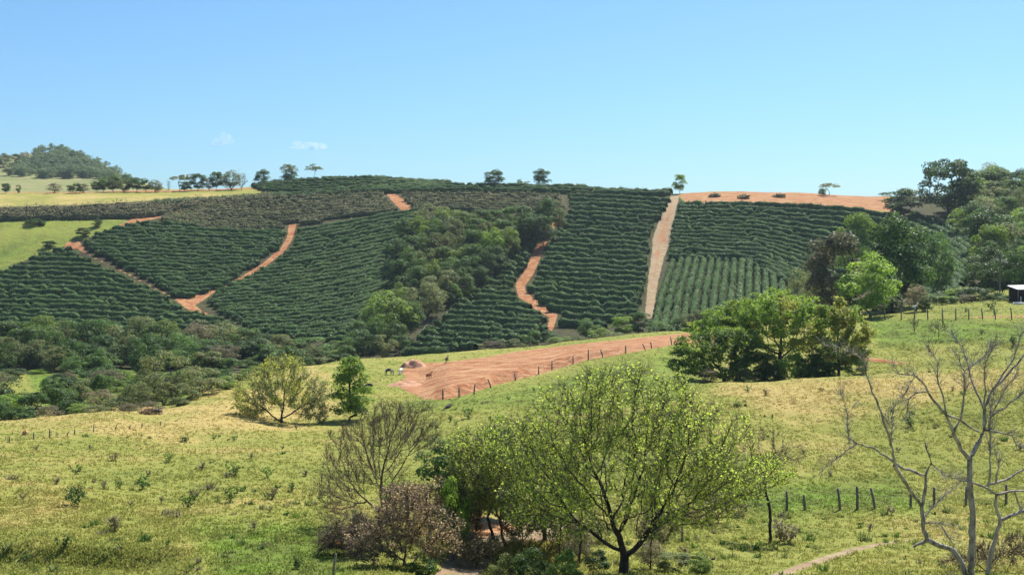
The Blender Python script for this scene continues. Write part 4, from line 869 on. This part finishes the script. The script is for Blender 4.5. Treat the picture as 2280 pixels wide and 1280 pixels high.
weeds('in the right pasture', [(2032,951,26,'dark'),(1706,880,14,'dry'),(1665,872,14,'green'),(1660,935,8,'dark'),(1720,930,8,'dark'),(1950,1062,10,'dark'),(1890,985,12,'dry'),(2185,745,12,'dark'),(2210,690,22,'dark'),(2215,702,16,'green'),(2150,695,10,'dark'),(2075,690,10,'dark'),(2270,1000,18,'dark'),(2256,770,24,'dark'),(1985,1145,20,'dry'),(1935,1180,16,'dry'),(1740,1205,46,'dry'),(1755,1208,40,'dry'),(2000,1005,10,'dry'),(1830,870,8,'dry'),(2120,870,10,'dry'),(1790,1010,10,'dry'),(1850,1060,10,'dry'),(1700,980,10,'dry')])
def tussocks():
    rng = np.random.default_rng(17); V, mi = [], []
    for _ in range(1150):
        u, v = rng.uniform(-200, 2500), 820 + 470 * rng.uniform(0, 1) ** .8; p = H(u, v)
        if vnoise(p[0] / 9, p[1] / 9, 51) + vnoise(p[0] / 3, p[1] / 3, 52) * .7 < .16: continue
        if p[1] > 235: continue
        j = int(np.clip(np.searchsorted(sg, u), 0, NS - 1)); i = int(np.searchsorted(yg, p[1]))
        if max(masks[k][min(i, NY-1), j] for k in ('red', 'dirt', 'soil')) > .4: continue
        big = rng.uniform(.5, 1.) * (1.7 if rng.uniform() < .12 else 1); n = int(26 * big); b = p + rng.normal(0, .11 * big, (n, 3)) * np.array([1, 1, .1]); a = rng.uniform(0, 6.28, n); wv = rng.uniform(.02, .05, n) * (1 + p[1] / 160)
        dx = np.stack([np.cos(a), np.sin(a), a * 0], 1) * wv[:, None]; tp = b + rng.normal(0, .13 * big, (n, 3)) * np.array([1, 1, 0]) + np.array([0, 0, 1.]) * (rng.uniform(.12, .34, n) * big)[:, None]
        V.append(np.stack([b - dx, b + dx, tp], 1).reshape(-1, 3)); mi.append(np.full(n, rng.choice(4, p=[.35, .3, .2, .15])))
    V = np.concatenate(V); tag(link('weed_tufts', mesh_np('weed_tufts', V, np.arange(len(V)).reshape(-1, 3), mats=[M['ol'], M['md'], M['br'], M['dk']], midx=np.concatenate(mi))), 'rough tussocks and low weeds dotted over the pasture', 'weeds', kind='stuff')
tussocks()
# short grass tufts
def grass():
    rng = np.random.default_rng(3); i1 = np.searchsorted(yg, 245); i0 = np.searchsorted(yg, 36)
    run = np.minimum.accumulate(VV[i0:i1], 0); dv = np.maximum(0, run[:-1] - run[1:]); cs = (SG[i0:i1-1] > -260) & (SG[i0:i1-1] < 2560) & (VV[i0:i1-1] < 1300)
    bare = np.maximum.reduce([masks[k][i0:i1-1] for k in ('red', 'dirt', 'pale', 'soil')]); cl = vnoise(XX[i0:i1-1] / 1.3, YY[i0:i1-1] / 1.3, 31) + vnoise(XX[i0:i1-1] / 5, YY[i0:i1-1] / 5, 32) * .8
    wgt = dv * cs * np.clip(.7 + cl * .9, .12, 1.4) * (bare < .45); wgt = wgt.ravel(); n = 70000
    pick = rng.choice(len(wgt), n, p=wgt / wgt.sum()); a = pick // NS + i0; b = pick % NS
    yy = yg[a] + rng.uniform(0, 1, n) * (yg[a + 1] - yg[a]); uu = sg[b] + rng.uniform(-2, 2, n); xx = (uu - 1140) / F * yy; zz = Zat(xx, yy)
    nb = 5; hgt = rng.uniform(.04, .14, n) * (1 + .0 * yy); tl = rng.uniform(0, 1, n) < .05; hgt[tl] *= 1.8
    base = np.stack([xx, yy, zz], 1)[:, None] + rng.normal(0, .09, (n, nb, 3)) * np.array([1, 1, 0]); ang = rng.uniform(0, 6.28, (n, nb)); wdt = (.022 + .00032 * yy)[:, None] * rng.uniform(.7, 1.4, (n, nb))
    dx = np.stack([np.cos(ang), np.sin(ang), np.zeros_like(ang)], -1)
    tipp = base + rng.normal(0, .45, (n, nb, 3)) * hgt[:, None, None] * np.array([1, 1, 0]) + np.array([0, 0, 1.]) * (hgt[:, None] * rng.uniform(.6, 1.2, (n, nb)))[..., None]
    base[..., 2] -= .03
    V = np.stack([base - dx * wdt[..., None], base + dx * wdt[..., None], tipp], 2).reshape(-1, 3)
    me = mesh_np('grass', V, np.arange(len(V)).reshape(-1, 3), M['grass'])
    for mk in ('dry', 'lush'):
        at_ = me.attributes.new(mk, 'FLOAT', 'POINT'); at_.data.foreach_set('value', np.repeat(masks[mk][a, b], nb * 3).astype(np.float32))
    tag(link('grass', me), 'short tufted grass all over the pasture', 'grass', kind='stuff')
grass()

# ------------------------------------------------------------------ fences
def tube(pts, r, k=6, cap=True):
    pts = np.array(pts, float); rad = np.full(len(pts), r) if np.isscalar(r) else np.array(r, float)
    v, f = rings(pts, np.arange(-1, len(pts) - 1), rad, k); F_ = [f]
    if cap:
        n = len(pts); v = np.concatenate([v, pts[-1:] + (pts[-1] - pts[-2]) * .02]); c = len(v) - 1; i = (n - 1) * k + np.arange(k)
        F_.append(np.stack([i, (n - 1) * k + (np.arange(k) + 1) % k, np.full(k, c)], 1))
    return v, F_
def fence(label, posts, r, wires=3):
    base = [H(u, vb) for u, vb, _, _ in posts]; o0 = base[0]; t = thing('fence', label, 'fence', o0); tops = []
    for (u, vb, h, ln), b in zip(posts, base):
        hh = h / F * b[1]; b = b - o0; q = b + np.array([ln / F * base[0][1], rnd.uniform(-.06, .06), hh]); m = (b + q) / 2 + np.array([rnd.uniform(-.02, .02), 0, 0])
        link('post', mesh_np('post', *tube([b - (0, 0, .2), m, q], [r * 1.05, r, r * .9]), M['wood']), t); tops.append((b, q))
    for k in range(wires):
        f = .35 + .28 * k; pts = []
        for i, (b, q) in enumerate(tops):
            p = b + (q - b) * f + np.array([0, -r, 0])
            if i: pts.append((pts[-1] + p) / 2 + np.array([0, 0, -.04]))
            pts.append(p)
        link('wire', mesh_np('wire', *tube(pts, .006, 3, False), M['wire']), t)
fence('row of dark wooden posts along the green right-hand pasture', [(1941,713,21,-1),(1971,713,23,-2),(2007,712,24,-1),(2037,711,22,-1),(2066,711,24,-1),(2099,711,25,-1),(2128,711,25,0),(2157,711,24,0),(2188,711,25,-2),(2217,712,24,-3),(2253,711,26,-3),(2290,711,26,0),(2330,711,26,0)], .085)
fence('crooked posts along the lower edge of the red field', [(986,888,21,0),(1022,885,23,0),(1055,878,23,3),(1094,863,20,-9),(1148,847,17,-3),(1199,834,19,1),(1229,823,20,0),(1276,810,17,0),(1310,801,24,0),(1343,795,17,-7),(1393,786,17,0),(1437,777,12,-8),(1451,776,15,-3),(1496,768,18,-4)], .10, 2)
fence('short leaning posts at the far side of the left pasture', [(20,985,14,1),(75,978,16,0),(111,975,20,0),(148,970,10,6),(166,968,12,1),(209,962,15,-1),(256,956,12,6),(286,955,10,8),(316,952,11,1),(357,947,9,0)], .05, 2)
fence('grey posts behind the grey bare tree in the foreground', [(1600,1140,34,2),(1660,1138,36,0),(1752,1136,43,0),(1793,1136,35,-4),(1871,1134,47,-5),(1909,1133,51,-1),(1949,1131,45,-10),(2028,1128,40,0),(2080,1126,42,0),(2150,1124,42,2),(2240,1120,42,0),(2310,1118,42,0)], .085)
def lone_post(label, u, vb, h, r, ln=0):
    b = H(u, vb); hh = h / F * b[1]
    tag(link('post', mesh_np('post', *tube([(0, 0, -.2), (ln * .4, 0, hh * .5), (ln, 0, hh)], [r, r, r * .9]), M['wood']), loc=b), label, 'post')
lone_post('thin dark post left of the withered bush', 741, 1284, 52, .045, .12)
lone_post('dark post standing right behind the big sparse tree', 1519, 1205, 40, .06)
# utility pole and log and mound
b = at(2226, 212); hp = (HZ - 561) / F * b[1] - b[2]
t = thing('utility_pole', 'tall dark wooden pole left of the white-roofed shed', 'pole', b)
link('post', mesh_np('pole', *tube([(0, 0, -.3), (.02, 0, hp * .5), (.1, 0, hp)], [.17, .15, .12], 8), M['wood']), t)
link('crossarm', mesh_np('crossarm', *tube([(-.5, 0, hp - .5), (0, 0, hp - .5), (.7, 0, hp - .5)], .05, 4), M['wood']), t)
p1 = H(987, 913); p2 = H(1012, 902); p2 = p1 + (p2 - p1) * .6
v, f = tube([p1 - p1 + (0, 0, .16), (p2 - p1) * .5 + (0, 0, .2), (p2 - p1) + (0, 0, .24)], [.13, .16, .2], 7)
tag(link('log', mesh_np('log', v, f, M['bark_dk']), loc=p1), 'dark fallen log on the grass below the red field', 'log')
p1 = H(1520, 1244); p2 = H(1592, 1252)
tag(link('log', mesh_np('log', *tube([(0, 0, .1), (p2 - p1) * .4 + (0, 0, .16), (p2 - p1) * .75 + (0, 0, .08), (p2 - p1) + (0, 0, .2)], [.05, .09, .08, .05], 6), M['bark_dk']), loc=p1), 'dark crooked branch lying under the big sparse tree', 'log')
def mound(label, u, vb, wpx, hpx, mat, cat='mound', seed=1):
    p = H(u, vb) if vb > 470 else hit(u, vb, 380, 500); Rr = wpx / F * p[1] / 2; h = hpx / F * p[1]; n = 22; g = np.linspace(-1, 1, n); X, Y = np.meshgrid(g, g); d = np.clip(1 - X**2 - Y**2, 0, 1)
    Zz = h * d ** .8 * (1 + vnoise(X * 4 + seed, Y * 4, seed) * .9) + vnoise(X * 12, Y * 12, seed) * h * .25 * d - .06
    wx, wy = p[0] + X * Rr, p[1] + Y * Rr * .8; V = np.stack([X * Rr, Y * Rr * .8, Zz + Zat(wx, wy) - p[2]], -1).reshape(-1, 3); i = np.arange(n*n).reshape(n, n)
    tag(link('soil_mound', mesh_np('mound', V, np.stack([i[:-1,:-1], i[:-1,1:], i[1:,1:], i[1:,:-1]], -1).reshape(-1, 4), mat), loc=p), label, cat)
mound('heap of red earth at the far left end of the ploughed field', 918, 818, 62, 17, M['soil'], seed=2)
mound('low ridge of scraped red earth left of the brown calf', 900, 858, 80, 9, M['soil'], seed=4)
def brush_pile(label, u, vb, wpx, hpx, seed, far=True):
    rng = np.random.default_rng(seed); p = hit(u, vb, 380, 500) if far else H(u, vb); Rr = wpx / F * p[1] / 2; h = hpx / F * p[1]
    t = thing('brush_pile', label, 'brush pile', p)
    for k in range(9):
        a = rng.uniform(-.6, .6) + (math.pi if k % 2 else 0); L = Rr * rng.uniform(.5, 1.1); c = np.array([rng.uniform(-.5, .5) * Rr, rng.uniform(-.4, .4) * Rr, rng.uniform(.1, .5) * h]); d = np.array([math.cos(a), math.sin(a) * .5, rng.uniform(-.05, .35)]) * L / 2
        q = [c - d, c + (0, 0, .05 * h), c + d]
        link('branch', mesh_np('branch', *tube(q, [.16 * h * .8, .12 * h * .8, .05 * h], 5), M['bark_dk' if k % 3 == 0 else 'bark_gy']), t)
    d = ball(rng, 190); d[:, 2] = abs(d[:, 2]); v, f = leaves(rng, d * np.array([Rr * .8, Rr * .5, h * .8]), d + (0, 0, .3), .30 * h, .8)
    link('twigs', mesh_np('twigs', v, f, M['br' if far else 'pk']), t)
brush_pile('pile of felled branches nearest the lone tree on the cleared hilltop', 1592, 439, 38, 12, 1)
brush_pile('middle pile of felled branches on the cleared hilltop', 1655, 443, 40, 13, 2)
brush_pile('pile of grey branches farthest right on the cleared hilltop', 1735, 440, 40, 12, 3)
brush_pile('heap of dry cut brushwood beside the left pasture edge', 335, 921, 70, 20, 4, False)
brush_pile('dead reddish scrub by the left fence posts', 56, 968, 16, 14, 5, False)

# ------------------------------------------------------------------ shed
def box(c, s):
    c = np.array(c, float); s = np.array(s, float) / 2; v = np.array([[x, y, z] for x in (-1, 1) for y in (-1, 1) for z in (-1, 1)]) * s + c
    return v, np.array([[0,1,3,2],[4,6,7,5],[0,4,5,1],[2,3,7,6],[0,2,6,4],[1,5,7,3]])
M['tin'] = plain_material('white_sheet_metal', (.78, .78, .76), (.62, .61, .58), 2, .5, spec=.4)
M['planks'] = plain_material('dark_planks', (.022, .019, .016), (.045, .038, .03), 4)
M['white_paint'] = plain_material('white_paint', (.75, .75, .73), (.6, .58, .55), 4)
b = at(2290, 198); sx = F / b[1]
t = thing('shed', 'open shed with a white metal roof among dark trees at right edge', 'shed', b)
xl, xr = (2266 - 2290) / sx, (2400 - 2290) / sx; zr = (660 - 629) / sx
n = 40; xs = np.linspace(xl, xr, n); cor = np.where(np.arange(n) % 2, .03, 0); ys = (-.2, 4.2); V = np.array([[x, y_, zr + (y_ * .12) + c_ + .02 * (x - xl)] for y_ in ys for x, c_ in zip(xs, cor)])
V = np.concatenate([V, V - (0, 0, .08)]); i = np.arange(n - 1); Fq = np.concatenate([np.stack([i, i+1, n+i+1, n+i], 1), np.stack([2*n+i, 3*n+i, 3*n+i+1, 2*n+i+1], 1), np.stack([i, 2*n+i, 2*n+i+1, i+1], 1), np.stack([n+i, n+i+1, 3*n+i+1, 3*n+i], 1)])
link('roof', mesh_np('roof', V, Fq, M['tin']), t)
for px in (2268, 2288, 2330, 2395):
    for yy in (.1, 3.8): link('post', mesh_np('post', *tube([((px - 2290) / sx, yy, -.3), ((px - 2290) / sx, yy, zr + yy * .12 - .03)], .07, 5), M['wood']), t)
link('back_wall', mesh_np('back_wall', *box(((xl + xr) / 2, 4.05, zr / 2 + .1), (xr - xl - .4, .08, zr + .5)), M['planks']), t)
tag(link('rail_post', mesh_np('rail_post', *tube([(0, 0, -.1), (0, 0, 1.1)], .07, 6), M['white_paint']), loc=at(2273, 197.5)), 'short white post in front of the shed', 'post')
tag(link('feed_trough', mesh_np('feed_trough', *box((0, 0, .22), (1.5, .6, .44)), M['white_paint']), loc=at(2268, 194)), 'pale low trough on the grass in front of the shed', 'trough')

# ------------------------------------------------------------------ cattle and the egret
def skin(name, verts, edges, radii, mat, sub=2):
    me = bpy.data.meshes.new(name); me.from_pydata([tuple(v) for v in verts], edges, []); o = bpy.data.objects.new(name, me); C.objects.link(o)
    m = o.modifiers.new('skin', 'SKIN'); m.use_smooth_shade = True; o.modifiers.new('sub', 'SUBSURF').levels = sub
    for i, r in enumerate(radii):
        sv = me.skin_vertices[0].data[i]; sv.radius = r if isinstance(r, tuple) else (r, r); sv.use_root = i == 0
    dg = bpy.context.evaluated_depsgraph_get(); res = bpy.data.meshes.new_from_object(o.evaluated_get(dg)); res.materials.clear(); res.materials.append(mat)
    bpy.data.objects.remove(o); return res
def cow_mesh(graze, mat, s=1.):
    V = [(-.55,0,1.0),(-.2,0,.98),(.2,0,.97),(.52,0,1.02)]; Rr = [(.20,.25),(.24,.30),(.25,.30),(.21,.26)]; E = [(0,1),(1,2),(2,3)]
    def chain(fr, pts):
        last = fr
        for p, r in pts: V.append(p); Rr.append(r); E.append((last, len(V) - 1)); last = len(V) - 1
    if graze: chain(3, [((.80,0,.88),.14),((1.02,0,.55),.11),((1.12,0,.28),(.10,.12)),((1.20,0,.08),.06)])
    else: chain(3, [((.78,0,1.18),.14),((.95,0,1.36),.11),((1.10,0,1.36),(.11,.12)),((1.36,0,1.24),.065)])
    hd = len(V) - 2
    for sy in (-1, 1):
        h = V[hd]; chain(hd, [((h[0]-.10, sy*.22, h[2]+.08), .035)])
        chain(3, [((.50, sy*.17, .66), .10), ((.52, sy*.17, .38), .055), ((.51, sy*.17, .02), .05)])
        chain(0, [((-.58, sy*.17, .70), .14), ((-.50, sy*.17, .48), .075), ((-.62, sy*.17, .34), .05), ((-.60, sy*.17, .02), .05)])
    chain(0, [((-.80,0,1.08),.035),((-.86,0,.75),.025),((-.85,0,.45),.035)])
    return skin('cow_body', V, E, Rr, mat)
hide_bw = plain_material('black_white_hide', (.012, .011, .011), (.62, .60, .56), 1.3, .8, .52, .56)
hide_w = plain_material('white_hide', (.62, .60, .56), (.25, .20, .17), 1.1, .8, .58, .64)
hide_br = plain_material('brown_hide', (.27, .105, .045), (.17, .065, .03), 2)
hide_dk = plain_material('dark_hide', (.05, .035, .025), (.10, .065, .04), 2)
def cow(label, u, vb, hpx, rz, graze, mat):
    p = H(u, vb); s = hpx / F * p[1] / (1.25 if graze else 1.45)
    o = link('cow', cow_mesh(graze, mat), loc=p); o.rotation_euler = (0, 0, R(rz)); o.scale = (s, s, s); tag(o, label, 'cow', 'cattle on the pasture')
cow('black and white cow grazing left of the heap of red earth', 866, 834, 14, -25, True, hide_bw)
cow('white cow grazing close beside the heap of red earth', 893, 834, 15, -100, True, hide_w)
cow('reddish brown calf standing on the bare dusty ground', 955, 844, 17, 62, False, hide_br)
cow('dark brown cow seen end-on at the far edge of the red field', 995, 806, 14, 80, False, hide_dk)
cow('black and white cow lowest, just right of the cone-shaped tree', 821, 868, 15, 200, True, hide_bw)
pb = H(2037, 711); zt = 22 / F * pb[1]
eg = skin('egret_body', [(-.22,0,.36),(0,0,.42),(.18,0,.48),(.26,0,.62),(.30,0,.78),(.38,0,.82),(.52,0,.80),(-.40,0,.30),(.02,.05,.2),(.02,.05,0),(.02,-.05,.2),(.02,-.05,0)], [(0,1),(1,2),(2,3),(3,4),(4,5),(5,6),(0,7),(1,8),(8,9),(1,10),(10,11)],
          [.10,.14,.10,.05,.045,.055,.014,.05,.02,.014,.02,.014], M['white_paint'], 1)
o = link('egret', eg, loc=(pb[0], pb[1], pb[2] + zt)); o.rotation_euler = (0, 0, R(10)); o.scale = (1.15,) * 3; tag(o, 'white egret perched on top of a fence post', 'bird')

# ------------------------------------------------------------------ the air between
m, T = new_mat('haze'); t = NT(T); pv = t.n('ShaderNodeVolumePrincipled'); pv.inputs['Color'].default_value = (.72, .84, 1., 1); pv.inputs['Density'].default_value = .00008
pv.inputs['Anisotropy'].default_value = .25; o = t.n('ShaderNodeOutputMaterial'); t.l(pv.outputs[0], o.inputs['Volume'])
v, f = box((0, 1300, 0), (6000, 2800, 1)); v[:, 2] = np.where(v[:, 2] < 0, float(Z.min()) - 1.5, 125.)
o = link('haze', mesh_np('haze', v, f, m)); o['kind'] = 'stuff'; o['label'] = 'thin blue haze over the far hills'; o['category'] = 'haze'

# ------------------------------------------------------------------ two faint clouds low over the left horizon
m, T = new_mat('cloud'); t = NT(T); pv = t.n('ShaderNodeVolumePrincipled'); pv.inputs['Color'].default_value = (1, 1, 1, 1); pv.inputs['Density'].default_value = .0065
pv.inputs['Anisotropy'].default_value = .3; o = t.n('ShaderNodeOutputMaterial'); t.l(pv.outputs[0], o.inputs['Volume'])
def cloud(label, u, v, wpx, hpx, seed):
    rng = np.random.default_rng(seed); Y = 5200.; c = np.array([(u - 1140) / F * Y, Y, (HZ - v) / F * Y]); V, Fc, nv = [], [], 0
    th = np.linspace(0, math.pi, 9); ph = np.arange(14) * 2 * math.pi / 14
    for k in range(26):
        q = rng.uniform(-1, 1); e = (1 - q * q) ** .5; r = np.array([rng.uniform(.06, .17) * wpx, .12 * wpx, rng.uniform(.16, .36) * hpx * (.35 + .65 * e)]) * Y / F
        ctr = np.array([q * wpx * .42, rng.uniform(-.2, .2) * wpx, rng.uniform(-.25, .5) * hpx * e]) * Y / F
        S_ = np.stack([np.sin(th)[:, None] * np.cos(ph)[None], np.sin(th)[:, None] * np.sin(ph)[None], np.repeat(np.cos(th)[:, None], 14, 1)], -1).reshape(-1, 3)
        S_ = S_ * (1 + rng.normal(0, .07, (len(S_), 1))); V.append(S_ * r + ctr); i = np.arange(8)[:, None] * 14 + np.arange(14)[None]; i2 = np.arange(8)[:, None] * 14 + (np.arange(14) + 1)[None] % 14
        Fc.append(np.stack([i, i + 14, i2 + 14, i2], -1).reshape(-1, 4) + nv); nv += len(S_)
    tag(link('cloud', mesh_np('cloud', np.concatenate(V), np.concatenate(Fc), m), loc=c), label, 'cloud')
cloud('small puffy white cloud low in the sky, nearer the knoll', 496, 317, 50, 30, 1)
cloud('small flat white cloud low above the hilltop trees', 684, 328, 92, 20, 2)
